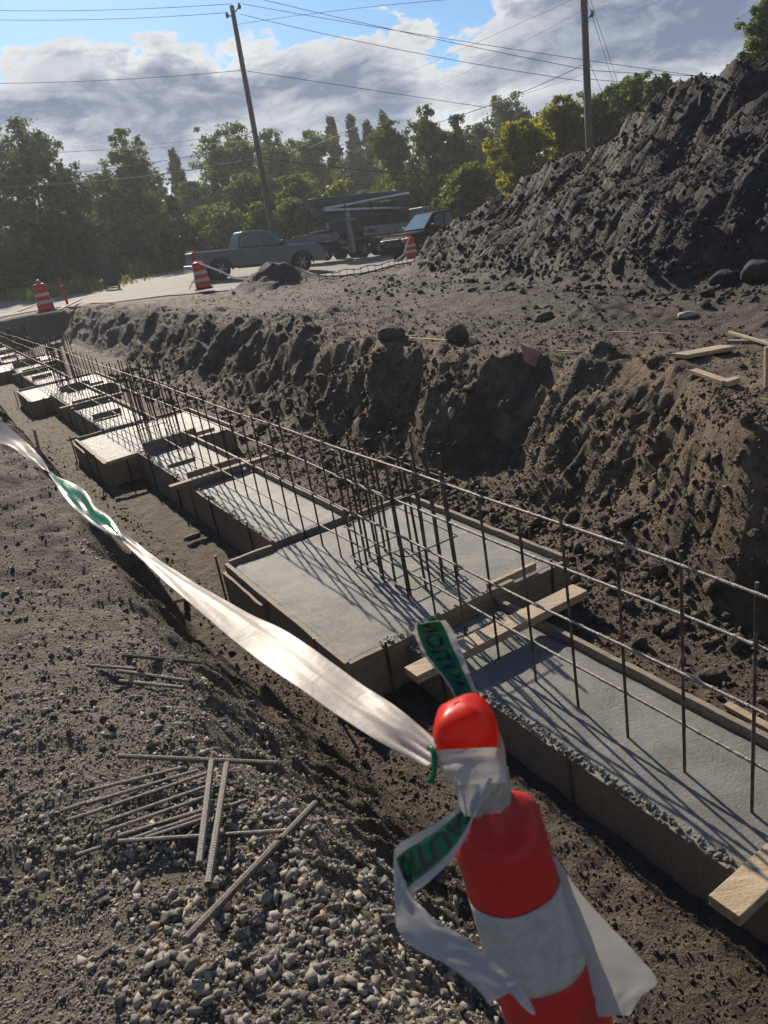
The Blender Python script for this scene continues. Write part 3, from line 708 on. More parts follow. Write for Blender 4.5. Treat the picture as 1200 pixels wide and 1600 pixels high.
# ------------------------------------------------------------------ rebar
def ribbed(P, r, step=.007, n=8):
    P = np.asarray(P, float); L = np.r_[0, np.cumsum(np.linalg.norm(np.diff(P, axis=0), axis=1))]
    q = np.arange(0, L[-1], step/2); Q = np.stack([np.interp(q, L, P[:, k]) for k in range(3)], 1)
    rad = r*(1+.13*(np.arange(len(q)) % 2)*1.0); return Q, rad
def rodmesh(mb, P, r, near=True, step=.007, n=8, rough=0.0):
    if near:
        Q, rad = ribbed(P, r, step)
        if rough: rad = rad*(1+rough*np.clip(fbm(np.arange(len(Q))*.09, np.zeros(len(Q)), 3, int(r*1e5)), -.3, 1))
        mb.tube(Q, rad, n)
    else: mb.tube(P, r, 5)
rg = thing('rebar_grid', 'long standing grid of rusty rebar tied upright along the footing line', 'rebar', tuple(S(3, 0, -1.0)))
bs = []
s_ = 0.04
while s_ < 32.5 and len(bs) < 93: bs.append(s_); s_ += .347+rng.normal(0, .006)
bs = [-.31, -.66]+bs
for k, s_ in enumerate(bs):
    mb = MB(); ln = rng.normal(0, .010, 2); topz = .10+rng.uniform(-.03, .07)
    rodmesh(mb, [S(s_, 0, -1.2), S(s_+ln[0], ln[1], topz)], .0075 if s_ < 4 else .0085, s_ < 3.2, .009)
    mb.build('vertical_bar', MT['bar'], rg, smooth=False, local=False)
for j, z in enumerate((.06, -.205, -.475, -.78)):
    ss = np.arange(-1.4, 32.6, .12); P = np.array([S(s, .014*(1 if j % 2 else -1)+.006*math.sin(s*1.7+j), z+.008*math.sin(s*.9+j*2)+.004*math.sin(s*3.1)+(-.10*sst(12, 30, s) if j == 0 else 0)) for s in ss])
    mb = MB(); k = int((3.6+1.4)/.12); Q, rad = ribbed(P[:k+1], .0078, .011)
    rad = rad*(1+.45*np.clip(fbm(np.arange(len(Q))*.13, np.full(len(Q), j*7.0), 3, 130), -.1, 1)); mb.tube(Q, rad, 8)
    mb.tube(P[k:], .0072, 6); mb.build('horizontal_bar', MT['rail'], rg, local=False)
for i, s0 in enumerate(PADS):
    c0 = s0+.86; cg = thing('rebar_cage', f'cluster of upright column bars with square ties in the {ordn[i]} pad', 'rebar cage', tuple(S(c0, .23, -1.0)), group='column starter cages on the pads')
    pts = [(c0-.42+.21*k, t) for k in range(5) for t in (.03, .46)]+[(c0-.42, .17), (c0-.42, .32), (c0+.42, .17), (c0+.42, .32)]
    for (a, b) in pts:
        mb = MB(); l = rng.normal(0, .018, 2)
        rodmesh(mb, [S(a, b, -1.15), S(a+l[0], b+l[1], .05+rng.uniform(-.06, .08)+(.12 if i else 0))], .0095, i == 0, .010, 7); mb.build('vertical_bar', MT['bar'], cg, local=False)
    for z in (-.93, -.66, -.22):
        z_ = [S(c0-.45, 0.0, z), S(c0+.45, 0.0, z+.01), S(c0+.45, .49, z+.02), S(c0-.45, .49, z), S(c0-.45, 0.0, z), S(c0-.35, .04, z+.01)]
        MB().tube(resample(np.array(z_), 40), .006, 6).build('tie', MT['bar'], cg, local=False)

def hit(px, py, t0=1.5, t1=60):
    d = ray(px, py); ts = np.concatenate([np.linspace(t0, 12, 900), np.linspace(12.01, t1, 1500)]); P = CAM+d*ts[:, None]
    hh = H(P[:, 0], P[:, 1]); k = np.argmax(P[:, 2] < hh); return P[k]
# loose rebar on the gravel
def loose(p0, p1, r, label, near=True, lift=.0, plane=False, group='loose rebar lying on the gravel', mat='rod'):
    a, b = (atz(*p0, -.02), atz(*p1, -.02)) if plane else (hit(*p0), hit(*p1)); n = 6; P = [a+(b-a)*k/n for k in range(n+1)]
    hz = H(np.array([p[0] for p in P]), np.array([p[1] for p in P])); c = np.polyfit(range(n+1), hz, 1); base = np.polyval(c, range(n+1))+.6*np.max(hz-np.polyval(c, range(n+1)))
    if plane: base = np.array([FANP@np.array([p[0], p[1], 1]) for p in P])+.028
    P = np.array([[p[0], p[1], base[k]+r*1.3+lift+.010] for k, p in enumerate(P)])
    mb = MB(); Q, rad = ribbed(P, r, .011); mb.tube(Q, rad, 8); o = mb.build('rebar_rod', MT[mat], None)
    return tag(o, label, 'rebar', group)
_c = [((270, 510), (580, 398)), ((284, 545), (620, 405)), ((305, 570), (660, 407)), ((322, 608), (650, 455)), ((340, 632), (652, 487)), ((380, 642), (690, 512)), ((414, 652), (772, 488)), ((462, 642), (642, 562)), ((225, 605), (330, 560)), ((255, 715), (335, 680)), ((215, 572), (330, 520))]
fan = [((a[0]/2, 1000+a[1]/2), (b[0]/2, 1000+b[1]/2)) for a, b in _c]
_g = np.array([atz(x_, y_, 0) for x_ in range(110, 400, 40) for y_ in range(1200, 1350, 30)]); _A = np.c_[_g[:, 0], _g[:, 1], np.ones(len(_g))]
FANP = np.linalg.lstsq(_A, H(_g[:, 0], _g[:, 1]), rcond=None)[0]
hint = ['uppermost rod of the fan, thin and dull', 'second rod down in the fan of parallel rods', 'third rod down in the fan of parallel rods', 'fourth rod down in the fan, mid grey', 'fifth rod down in the fan of parallel rods', 'sixth rod down in the fan of parallel rods',
        'rod reaching farthest right in the fan', 'short rod low in the fan', 'shortest rod at the right edge of the fan', 'lowest left rod end poking from the fan', 'leftmost thin rod crossing the fan']
for (a, b), h_ in zip(fan, hint): loose(a, b, .0056, h_+' of rebar on the gravel', plane=True)
loose((190, 1330), (440, 1291), .006, 'rod lying lowest under the two crossing bars, pointing right', plane=True)
loose((190, 1196), (432, 1186), .008, 'straight rusty bar across the top of the loose rebar heap', mat='bar', lift=.012, plane=True)
loose((333, 1197), (317, 1368), .0105, 'thick ribbed bar crossing the fan, left of the two', lift=.022, plane=True)
loose((356, 1199), (331, 1402), .0105, 'thick ribbed bar crossing the fan, right of the two', lift=.022, plane=True)
loose((507, 1309), (305, 1515), .011, 'thick ribbed bar lying diagonally alone on coarse gravel', mat='bar', lift=.018)
loose((200, 1054), (322, 1064), .0085, 'topmost of three short rods left of the tape', mat='bar')
loose((186, 1060), (300, 1077), .0075, 'middle of three short rods left of the tape')
loose((190, 1074), (292, 1085), .0075, 'lowest of three short rods left of the tape')
loose((138, 1048), (215, 1053), .007, 'half buried rod tip above the three short rods', mat='bar')

# ------------------------------------------------------------------ things on the soil
def ground_at(px, py, z=0.0):
    for _ in range(8):
        p = atz(px, py, z); z = h1(p[0], p[1])
    return p[0], p[1], z
def lay(name, p0, p1, w, h, mat, label, cat, lift=0.0, group=None, zoff=(0, 0)):
    a = hit(*p0); b = hit(*p1); a = a+[0, 0, h/2+lift+zoff[0]]; b = b+[0, 0, h/2+lift+zoff[1]]
    return tag(MB().bar(a, b, w, h).build(name, MT[mat], None, bevel=.003), label, cat, group)
lay('plank', (1062, 563), (1138, 549), .17, .035, 'lumber', 'pale flat plank lying on the bare soil above the trench rim', 'plank', .02)
lay('plank', (1083, 584), (1135, 602), .07, .03, 'lumber', 'weathered broken plank half buried at the trench rim', 'plank', .01)
lay('wood_offcut', (1132, 606), (1152, 600), .07, .045, 'lumber', 'small wood offcut at the end of the broken plank', 'offcut', .01)
lay('wooden_stick', (1140, 526), (1215, 549), .03, .025, 'lumber', 'long pale stick leaning over the soil at the right edge', 'stick', .03)
lay('plank', (1138, 536), (1225, 536), .06, .03, 'board', 'dark board on the soil under the pale stick', 'plank', .0)
lay('lath', (955, 521), (1050, 524), .02, .012, 'lumber', 'thin lath flat on the far soil beyond the small mound', 'lath', .012)
lay('lath', (870, 551), (905, 553), .02, .012, 'lumber', 'short pale lath beside the brick shard', 'lath', .015)
lay('lath', (640, 530), (700, 534), .025, .012, 'lumber', 'pale lath on the soil left of the brick shard', 'lath', .012)
lay('wood_offcut', (270, 944), (292, 938), .05, .03, 'mudred', 'small reddish offcut on the trench floor below the tape', 'offcut', .0)
lay('wood_offcut', (1135, 1107), (1240, 1165), .05, .03, 'lumber', 'pale board scrap lying against the far form at right', 'offcut', .01)
# upright things
def upright(name, px, py, h, w, mat, label, cat, lean=(0, 0)):
    p = hit(px, py); a = p-[0, 0, .1]; b = p+np.array([lean[0], lean[1], h])
    return tag(MB().bar(a, b, w, w*.7, (0, 1, 0)).build(name, MT[mat], None, bevel=.002), label, cat)
upright('wooden_stake', 1199, 605, .30, .05, 'lumber', 'yellowish wooden stake standing at the right edge of the trench rim', 'stake')
upright('wooden_stake', 66, 728, .40, .028, 'mudred', 'thin reddish stake standing on the left bank beside the tape', 'stake', (.03, .03))
# brick-coloured shard
p = hit(838, 566); t = thing('brick_shard', 'pinkish ribbed shard standing on edge at the trench rim', 'shard', tuple(p))
def shard():
    o2 = np.array([(-.20, .30), (-.10, .24), (.14, .12), (.16, -.04), (.02, -.10), (-.17, .03)])*.9
    n = len(o2); V = [(a, -.02, b) for a, b in o2]+[(a*.96, .03, b*.96) for a, b in o2]
    return V, [tuple(range(n)), tuple(range(2*n-1, n-1, -1))]+[(i, i+n, (i+1) % n+n, (i+1) % n) for i in range(n)]
V, Fq = shard(); mk('body', V, Fq, MT['mudred'], t, bevel=.006)
mb = MB()
for k in range(5): mb.bar((-.10+.05*k, -.026, .12-.02*k), (-.07+.05*k, -.026, .03-.01*k), .006, .010)
mb.build('ribs', MT['mudred'], t)
t.rotation_euler = (R(-18), 0, R(-8)); t.scale = (.8,)*3
def rockthing(px, py, r, mat, label, sx=(1, 1, 1), rz=0, cat='rock', sink=.35, dist=None):
    p = hit(px, py); v, f = ICO[2]; sd = random.randint(0, 9999)
    nv = v*(1+.22*fbm(v[:, 0]*1.7+sd, v[:, 1]*1.7+v[:, 2], 3, sd % 97)[:, None])
    nv = np.sign(nv)*np.abs(nv)**.85
    o = mk('rock', nv*r*np.array(sx), f, MT[mat], None); o.location = tuple(p+[0, 0, r*sx[2]*(1-sink)*.5]); o.rotation_euler = (random.uniform(-.3, .3), random.uniform(-.3, .3), rz)
    return tag(o, label, cat)
rockthing(1022, 570, .06, 'clod', 'dark lump of clay on the rim just left of the pale plank')
rockthing(715, 530, .14, 'clod', 'dark boulder of clay standing on the rim left of the shard', (1, .9, 1))
rockthing(612, 528, .15, 'clod', 'low dark clod on the rim left of the dark boulder', (1.2, .9, .8))
rockthing(850, 500, .12, 'clod', 'grey slab stone on the soil beyond the shard', (1.3, .8, .6), .6)
rockthing(1073, 494, .08, 'pale', 'pale flat stone on the soil near the pile foot', (1.3, .9, .5))
rockthing(1128, 440, .13, 'clodp', 'big dark stone at the right foot of the spoil heap', (1.3, .9, .8))
rockthing(1185, 432, .17, 'clodp', 'largest block at the foot of the heap by the right edge', (1.2, .9, .9))
rockthing(740, 535, .05, 'pale', 'small pale stone between the boulder and the shard')
rockthing(707, 648, .05, 'pale', 'pale pebble stuck in the trench wall', (1, .6, 1.4))
rockthing(999, 1012, .055, 'clod', 'round stone upright in the rubble at the wall foot', (1, .9, 1.3))
rockthing(1115, 1060, .06, 'clod', 'brown stone in rubble behind the far form board', (1.3, 1, .8))
rockthing(560, 650, .06, 'pale', 'splintered pale wood chunk caught on the trench wall', (.5, .6, 2.4), .3, 'debris', .1).rotation_euler = (R(20), R(35), 0)
rockthing(300, 840, .06, 'rock', 'dark stone on trench floor left of the nearest strip end', (1.6, .6, .5), .6)
# buried hose arc on the pile
a = hit(775, 398); P = [a+np.array([k*.055-.35, .02*k, .20*math.sin(max(0, k)/14*math.pi)-.02]) for k in range(15)]
tag(MB().tube(P, .014, 6).build('hose', MT['black'], None, smooth=True), 'black hose arching out of the spoil heap', 'hose')
a = hit(1190/2+500, 265); 
lay('wooden_stick', (1092, 172), (1095, 152), .03, .03, 'lumber', 'pale splinter sticking up near the crest of the heap', 'stick', .05)

# ------------------------------------------------------------------ traffic drums
def drum(name, base, label, s=1.0, rotz=0, lean=0):
    t = thing(name, label, 'traffic drum', tuple(base), (R(lean), 0, rotz), 'orange traffic drums by the road'); t.scale = (s, s, s)
    def ring(z0, z1, r0, r1): return MB().lathe([(0.001, z0), (r0, z0), (r0, z0+.003), (r1, z1-.003), (r1, z1), (.001, z1)], 24)
    MB().lathe([(.001, 0), (.36, 0), (.36, .05), (.30, .09), (.001, .09)], 24).build('rubber_base', MT['rubber'], t)
    zs = [.09, .30, .42, .57, .69, .93]; rs = [.295, .285, .275, .262, .25, .235]
    for k in range(5):
        m = MT['white'] if k in (1, 3) else MT['orange']
        ring(zs[k], zs[k+1], rs[k]+(.003 if k in (1, 3) else 0), rs[k+1]+(.003 if k in (1, 3) else 0)).build('white_band' if k in (1, 3) else 'orange_band', m, t, smooth=False)
    MB().lathe([(.001, .93), (.235, .93), (.22, .985), (.15, 1.02), (.001, 1.03)], 24).build('top_cap', MT['orange'], t, smooth=True)
    MB().tube([(-.07, 0, 1.02), (-.06, 0, 1.08), (.06, 0, 1.08), (.07, 0, 1.02)], .018, 8).build('handle', MT['orange'], t, smooth=True)
    return t
d1 = drum('traffic_drum', atz(319, 452, .03), 'orange and white drum at the road edge beside the grey pickup', .95)
bx = atz(74, 487, 0); d2 = drum('traffic_drum', bx, 'leftmost orange drum at the road edge beyond the trench end', 1.12)
MB().lathe([(.001, 1.02), (.07, 1.03), (.10, 1.09), (.07, 1.15), (.001, 1.17)], 12).build('warning_lamp', MT['lampw'], d2, smooth=True)
p = dep(644, 404, 34.5); d3 = drum('traffic_drum', p, 'orange drum half hidden at the left foot of the spoil heap', .9)
# thin post
p = atz(106, 476, 0); t = thing('delineator_post', 'thin orange marker post right of the leftmost drum', 'marker post', tuple(p), (0, R(-2), 0))
MB().lathe([(.001, 0), (.16, 0), (.16, .04), (.06, .06), (.001, .06)], 16).build('base', MT['rubber'], t)
MB().lathe([(.001, .06), (.055, .06), (.05, 1.0), (.03, 1.06), (.05, 1.12), (.04, 1.17), (.001, 1.18)], 14).build('tube', MT['orange'], t, smooth=True)
MB().lathe([(.001, .8), (.056, .8), (.056, .9), (.001, .9)], 14).build('white_band', MT['white'], t)
# ribbons from drums
def ribbon(name, pts, w, mat, label, cat='tape', tw=0):
    P = resample(np.array(pts), 24); Fq = []; V = []
    for i, q in enumerate(P):
        a = tw*i/23; V += [q+[0, 0, w/2*math.cos(a)], q+np.array([math.sin(a)*w/2, 0, -w/2*math.cos(a)])]
    for i in range(23): Fq.append((2*i, 2*i+2, 2*i+3, 2*i+1))
    return tag(mk(name, V, Fq, MT[mat], None, smooth=True), label, cat)
b1 = np.array(d1.location)+[0, -.2, .98]
ribbon('barrier_tape', [b1, dep(345, 424, 27), dep(365, 434, 26.5), dep(400, 437, 26)], .075, 'tpale', 'pale tape drooping from the drum towards the small dirt mound')
ribbon('barrier_tape', [b1+[-.1, 0, 0], dep(306, 432, 28), dep(295, 452, 27.6)], .06, 'tpale', 'loose tape tail hanging left of the pickup drum', tw=1)
b3 = np.array(d3.location)+[0, -.2, .95]
ribbon('barrier_tape', [b3, dep(630, 398, 32), dep(617, 408, 31)], .08, 'tpale', 'pale tape tail hanging from the drum by the heap', tw=1)
# debris and low mesh fence by the road edge
for (a, b, l) in (((30, 488), (62, 480), 'bent grey board end leaning left of the leftmost drum'), ((92, 486), (128, 474), 'dark board lying right of the leftmost drum')):
    pa = atz(*a, 0)+[0, 0, .05]; pb = atz(*b, 0)+[0, 0, .18]; tag(MB().bar(pa, pb, .14, .04).build('plank', MT['board'], None), l, 'plank')
nf = thing('wire_mesh_roll', 'low sagging wire mesh strip standing at the road edge', 'wire mesh', tuple(atz(560, 432, 0)))
P0 = resample(np.array([atz(x, y, .0) for x, y in ((500, 441), (560, 432), (615, 421), (640, 414))]), 30); mb = MB()
for z in (.05, .22): mb.tube([p+[0, 0, z+.03*math.sin(i)] for i, p in enumerate(P0)], .012, 5)
mb.build('line_wire', MT['iron'], nf, local=False); mb = MB()
for p in P0[::2]: mb.tube([p, p+[0, 0, .25]], .009, 5)
mb.build('upright_wires', MT['iron'], nf, local=False)

# ------------------------------------------------------------------ vehicles (built facing +x, origin on the ground at mid wheelbase)
def wheel(parent, x, y, r, w):
    t = bpy.data.objects.new('wheel', None); col.objects.link(t); t.parent = parent; t.location = (x, y, r); t.empty_display_size = .1
    Rr = Matrix.Rotation(R(90), 3, 'X'); s = 1
    prof = [(r*.58, -w/2), (r*.93, -w/2), (r, -w*.36), (r, w*.36), (r*.93, w/2), (r*.58, w/2)]
    MB().lathe(prof, 28, R3=np.array(Rr)).build('tyre', MT['rubber'], t, smooth=False)
    out = 1 if y > 0 else -1
    mb = MB()
    for k in range(6):
        a = k*math.pi/3; mb.bar((0, out*w*.40, 0), (r*.55*math.cos(a), out*w*.46, r*.55*math.sin(a)), .05, .09, (0, 1, 0))
    mb.lathe([(r*.52, -w*.42), (r*.6, -w*.42), (r*.6, w*.42), (r*.52, w*.42)], 24, R3=np.array(Rr)); mb.lathe([(.001, w*.2), (r*.16, w*.2), (r*.16, w*.5), (.001, w*.5)], 12, R3=np.array(Matrix.Rotation(R(-90*out), 3, 'X')))
    mb.build('rim', MT['rim'], t)
    return t
def arch_poly(top, x0, x1, zb, wheels, r):
    # lower body outline: top list runs rear->front, then underside with wheel arches front->rear
    poly = list(top)
    for wx in sorted(wheels, reverse=True):
        for k in range(0, 11):
            a = math.pi*k/10; px_ = wx+r*math.cos(a); pz = .38+r*math.sin(a)
            poly.append((px_, max(zb, pz)))
    return poly
def pickup(root, paint):
    hw = .98; wb = 1.85
    top = [(-2.95, .48), (-2.98, .62), (-2.96, 1.16), (-.95, 1.20), (.95, 1.18), (1.05, 1.20), (2.62, 1.14), (2.86, 1.02), (2.92, .80), (2.92, .45)]
    lower = arch_poly(top, -2.95, 2.9, .45, (-wb, wb), .50)
    MB().prism(lower, -hw, hw).build('body', paint, root, bevel=.045, seg=3)
    # cab: tapered prism
    def cab(x, mat, nm, inset, z0, z1, grow=0):
        pass
    zb, zt = 1.19, 1.86
    bot = [(-.98, -.93), (1.32, -.93), (1.32, .93), (-.98, .93)]; topp = [(-.72, -.74), (.42, -.74), (.42, .74), (-.72, .74)]
    V = [(a, b, zb) for a, b in bot]+[(a, b, zt) for a, b in topp]
    mk('cab', V, [(3, 2, 1, 0), (4, 5, 6, 7), (0, 1, 5, 4), (1, 2, 6, 5), (2, 3, 7, 6), (3, 0, 4, 7)], paint, root, bevel=.06, seg=3)
    def lerp(u, v, side):        # point on cab side: u along 0..1, v height 0..1
        xb = -.98+u*2.30; xt = -.72+u*1.14; x = xb+(xt-xb)*v; y = (.93+(.74-.93)*v)+.004; return (x, side*y, zb+(zt-zb)*v)
    for sd in (-1, 1):
        for (u0, u1, u0t, u1t) in ((.07, .44, .05, .43), (.49, .83, .48, .90)):
            q = [lerp(u0, .07, sd), lerp(u1, .07, sd), lerp(u1t, .86, sd), lerp(u0t, .86, sd)]
            q2 = [(a, b+sd*.012, c) for a, b, c in q]
            mk('side_window', q+q2, [(0, 1, 2, 3), (7, 6, 5, 4), (0, 4, 5, 1), (1, 5, 6, 2), (2, 6, 7, 3), (3, 7, 4, 0)], MT['glass'], root, bevel=.008)
        mb = MB()
        for x in (-.87, .12, 1.08): mb.box((x, sd*(hw+.001), .83), (.014, .008, .66))
        mb.build('door_seams', MT['black'], root)
        for x in (-.12, .86): MB().box((x-.60 if x > .5 else x-.60, sd*(hw+.02), 1.05), (.20, .035, .035)).build('door_handle', paint, root, bevel=.008)
        MB().box((.98, sd*1.12, 1.30), (.12, .22, .20)).build('mirror', MT['black'], root, bevel=.03)
        MB().box((2.72, sd*.82, .93), (.36, .30, .17)).build('headlight', MT['lampw'], root, bevel=.03)
        MB().box((-2.92, sd*.91, .98), (.12, .15, .38)).build('tail_light', MT['lampr'], root, bevel=.02)
        MB().box((0, sd*.93, .42), (2.2, .14, .06)).build('running_board', MT['black'], root, bevel=.01)
        for wx in (-wb, wb):
            P = [(wx+.515*math.cos(a), sd*(hw+.004), .38+.515*math.sin(a)) for a in np.linspace(-.05, math.pi+.05, 18)]
            MB().tube(P, .032, 6).build('arch_trim', MT['black'], root)
    q = [(1.34, -.80, zb+.06), (1.34, .80, zb+.06), (.50, .66, zt-.05), (.50, -.66, zt-.05)]; nrm = np.array([.62, 0, .78])*.03
    V = [np.array(p) for p in q]+[np.array(p)+nrm for p in q]
    mk('windscreen', V, [(3, 2, 1, 0), (4, 5, 6, 7), (0, 1, 5, 4), (1, 2, 6, 5), (2, 3, 7, 6), (3, 0, 4, 7)], MT['wglass'], root)
    q = [(-.97, -.74, zb+.12), (-.97, .74, zb+.12), (-.79, .64, zt-.1), (-.79, -.64, zt-.1)]; V = [np.array(p)+[.03, 0, 0] for p in q]+[np.array(p)+[-.03, 0, .0] for p in q]
    mk('rear_window', V, [(0, 1, 2, 3), (7, 6, 5, 4), (0, 4, 5, 1), (1, 5, 6, 2), (2, 6, 7, 3), (3, 7, 4, 0)], MT['wglass'], root)
    MB().box((-1.96, 0, 1.20), (1.86, 1.66, .03)).build('bed_cover', MT['black'], root, bevel=.008)
    MB().box((-3.02, 0, .55), (.20, 1.9, .20)).build('rear_bumper', MT['chrome'], root, bevel=.03)
    MB().box((-2.99, 0, .95), (.03, 1.5, .38)).build('tailgate', paint, root, bevel=.012)
    MB().box((2.93, 0, .52), (.18, 1.94, .24)).build('front_bumper', paint, root, bevel=.04)
    MB().box((2.91, 0, .86), (.06, 1.25, .34)).build('grille', MT['black'], root, bevel=.02)
    MB().box((1.95, 0, 1.175), (1.3, 1.5, .05)).build('bonnet', paint, root, bevel=.03)
    for x in (-wb, wb):
        for sd in (-1, 1): wheel(root, x, sd*.84, .42, .28)
# grey pickup
pr = dep(345, 441, 35.2); pf = dep(462, 428, 36.5)
cx = (pr+pf)/2; dv = pf-pr; ang = math.atan2(dv[1], dv[0])
t = thing('pickup_truck', 'grey crew cab pickup truck parked on the road behind the small dirt mound', 'pickup truck', (cx[0], cx[1], (h1(pr[0], pr[1])+h1(pf[0], pf[1]))/2+.04), (0, math.atan2(h1(pr[0], pr[1])-h1(pf[0], pf[1]), 3.8), ang)); pickup(t, MT['truck']); t.scale = (1.03, 1, 1.05)
# dark pickup facing left, behind the heap
p = dep(662, 398, 37.5); MT['lamp_dim'] = simple('dim lamp lens', (.10, .11, .12), .3)
t = thing('dark_pickup', 'dark blue pickup facing left, half hidden behind the spoil heap', 'pickup truck', (p[0]+.6, p[1], h1(p[0], p[1])+.05), (0, 0, R(215))); pickup(t, MT['dark']); t.scale = (.9, .95, 1.05)
# dark car behind the grey pickup's bonnet
def sedan(root, paint):
    top = [(-2.2, .40), (-2.25, .72), (-2.1, .93), (-1.0, .98), (1.0, .93), (1.95, .80), (2.2, .62), (2.2, .35)]
    MB().prism(arch_poly(top, -2.2, 2.2, .28, (-1.35, 1.35), .38), -.88, .88).build('body', paint, root, bevel=.05, seg=3)
    V = [(-1.5, -.80, .95), (1.05, -.80, .93), (1.05, .80, .93), (-1.5, .80, .95), (-.85, -.62, 1.42), (.25, -.62, 1.42), (.25, .62, 1.42), (-.85, .62, 1.42)]
    mk('cabin_glass', V, [(3, 2, 1, 0), (0, 1, 5, 4), (1, 2, 6, 5), (2, 3, 7, 6), (3, 0, 4, 7), (4, 5, 6, 7)], MT['glass'], root, bevel=.04)
    MB().box((-.3, 0, 1.43), (1.05, 1.2, .03)).build('roof', paint, root, bevel=.012)
    for sd in (-1, 1):
        MB().box((2.12, sd*.68, .66), (.16, .30, .12)).build('headlight', MT['lampw'], root, bevel=.02)
        for x in (-1.35, 1.35): wheel(root, x, sd*.78, .33, .22)
p = dep(470, 402, 42); t = thing('parked_car', 'dark low car parked behind the bonnet of the grey pickup', 'car', (p[0], p[1], h1(p[0], p[1])+.05), (0, 0, R(185))); sedan(t, MT['dark'])

# concrete pump truck
p0 = dep(500, 404, 43.5); p1 = dep(668, 392, 50)
ang = math.atan2(p1[1]-p0[1], p1[0]-p0[0]); cx = (p0+p1)/2
pt = thing('concrete_pump_truck', 'white and grey concrete pump truck with folded boom and pale pipes', 'pump truck', (cx[0], cx[1], h1(cx[0], cx[1])+.04), (0, R(3), ang)); pt.scale = (.93, .93, .86)
MB().box((-.3, 0, .95), (9.0, .9, .28)).build('chassis', MT['black'], pt, bevel=.02)
MB().box((.4, -1.13, 1.62), (5.2, .18, .62)).box((.4, 1.13, 1.62), (5.2, .18, .62)).build('side_panel', MT['pumpw'], pt, bevel=.03)
mb = MB()
for x in (-1.7, 2.2):
    for k in range(2): mb.box((x, -1.23, 1.56+.12*k), (.75, .03, .07))
mb.build('panel_grilles', MT['black'], pt)
MB().box((.3, 0, 1.32), (6.4, 2.3, .10)).build('deck', MT['pumpg'], pt, bevel=.01)
MB().box((-1.9, -.85, 2.15), (1.3, .6, 1.0)).box((1.3, -.85, 2.15), (1.9, .6, .9)).box((0, .35, 2.15), (5.4, 1.2, .95)).build('tank', MT['black'], pt, bevel=.04)
for (x0, z0, x1, z1, w, hgt, nm) in ((-5.2, 3.72, 3.6, 3.86, .55, .50, 'boom_section'), (-5.0, 3.16, 3.4, 3.22, .5, .46, 'boom_section'), (-4.3, 2.72, 3.2, 2.78, .5, .50, 'boom_section')):
    MB().bar((x0, 0, z0), (x1, 0, z1), w, hgt).build(nm, MT['pumpg'], pt, bevel=.03)
for (a, b) in (((-4.6, -.42, 3.30), (3.3, -.42, 3.86)), ((-4.6, -.42, 3.22), (2.9, -.42, 2.90))):
    MB().tube([a, b], .085, 10).build('delivery_pipe', MT['pipe'], pt, smooth=True)
mb = MB()
for x in (-2.9, -.5, 1.6): mb.box((x, -.40, 3.25), (.14, .2, .5))
mb.build('pipe_clamps', MT['black'], pt)
MB().box((-3.15, -.9, 2.2), (.22, .22, 1.7)).box((-3.15, .9, 2.2), (.22, .22, 1.7)).box((-2.3, 0, 2.5), (1.9, 2.0, .12)).build('boom_rest', MT['pumpw'], pt, bevel=.02)
MB().box((2.6, 0, 2.3), (.9, 1.0, 1.9)).build('turret', MT['pumpg'], pt, bevel=.05)
MB().lathe([(.001, 0), (.35, 0), (.62, .5), (.80, .95), (.80, 1.02), (.70, 1.02), (.3, .6), (.001, .55)], 20, c=(-4.35, 0, .75)).build('hopper', MT['pumpw'], pt, smooth=False)
MB().box((-4.45, 0, 1.82), (1.1, 1.5, .10), Euler((0, .25, 0))).build('hopper_cover', MT['black'], pt, bevel=.02)
MB().tube([(-3.6, -.8, .7), (-4.3, -.9, .9), (-4.9, -.5, 1.0), (-5.1, 0, .9)], .10, 8).build('outlet_elbow', MT['pumpw'], pt, smooth=True)
for x in (-3.3, 3.1): MB().box((x, -1.05, 1.05), (.32, .3, 1.3)).build('outrigger', MT['pumpw'], pt, bevel=.02)
cabm = MB().box((4.6, 0, 1.75), (1.7, 2.3, 2.2), taper=(.92, .94)).build('cab', MT['pumpw'], pt, bevel=.1, seg=3)
for sd in (-1, 1): MB().box((4.75, sd*1.12, 2.2), (.9, .05, .65)).build('cab_window', MT['glass'], pt, bevel=.01)
MB().box((5.42, 0, 2.2), (.05, 1.8, .75)).build('windscreen', MT['wglass'], pt)
for x in (-2.35, -1.05, 3.9):
    for sd in (-1, 1): wheel(pt, x, sd*1.0, .52, .36)
MB().box((-1.7, -1.1, 1.12), (2.9, .3, .06)).build('mudguard', MT['black'], pt, bevel=.01)

# ------------------------------------------------------------------ poles and wires
def pole(name, base, topp, r0, r1, label, ins):
    t = thing(name, label, 'utility pole', tuple(base))
    P = resample(np.array([base-np.array([0, 0, .5]), topp]), 14)
    MB().tube(P, np.linspace(r0, r1, 14), 12).build('shaft', MT['pole'], t, smooth=True, local=False)
    for (a, b) in ins:
        mb = MB().tube([a, b], .03, 6); mb.build('bracket', MT['iron'], t, local=False)
        MB().lathe([(.001, -.12), (.07, -.12), (.10, 0), (.06, .10), (.04, .16), (.001, .16)], 10, c=b).build('insulator', MT['porc'], t, local=False)
    return t
DL = 41.0; DR = 36.0
Lb = dep(427, 372, DL); Lb[2] = h1(Lb[0], Lb[1]); Lt = dep(362, 10, DL)
pole('utility_pole', Lb, Lt, .17, .125, 'leaning wooden utility pole with two insulators behind the grey pickup', [(dep(365, 22, DL), dep(374, 10, DL)), (dep(365, 26, DL), dep(355, 24, DL))])
MB().tube([Lt, dep(362, -4, DL)], .02, 5)
Rb = dep(924, 262, DR); Rb[2] = -.3; Rb[0] += .1
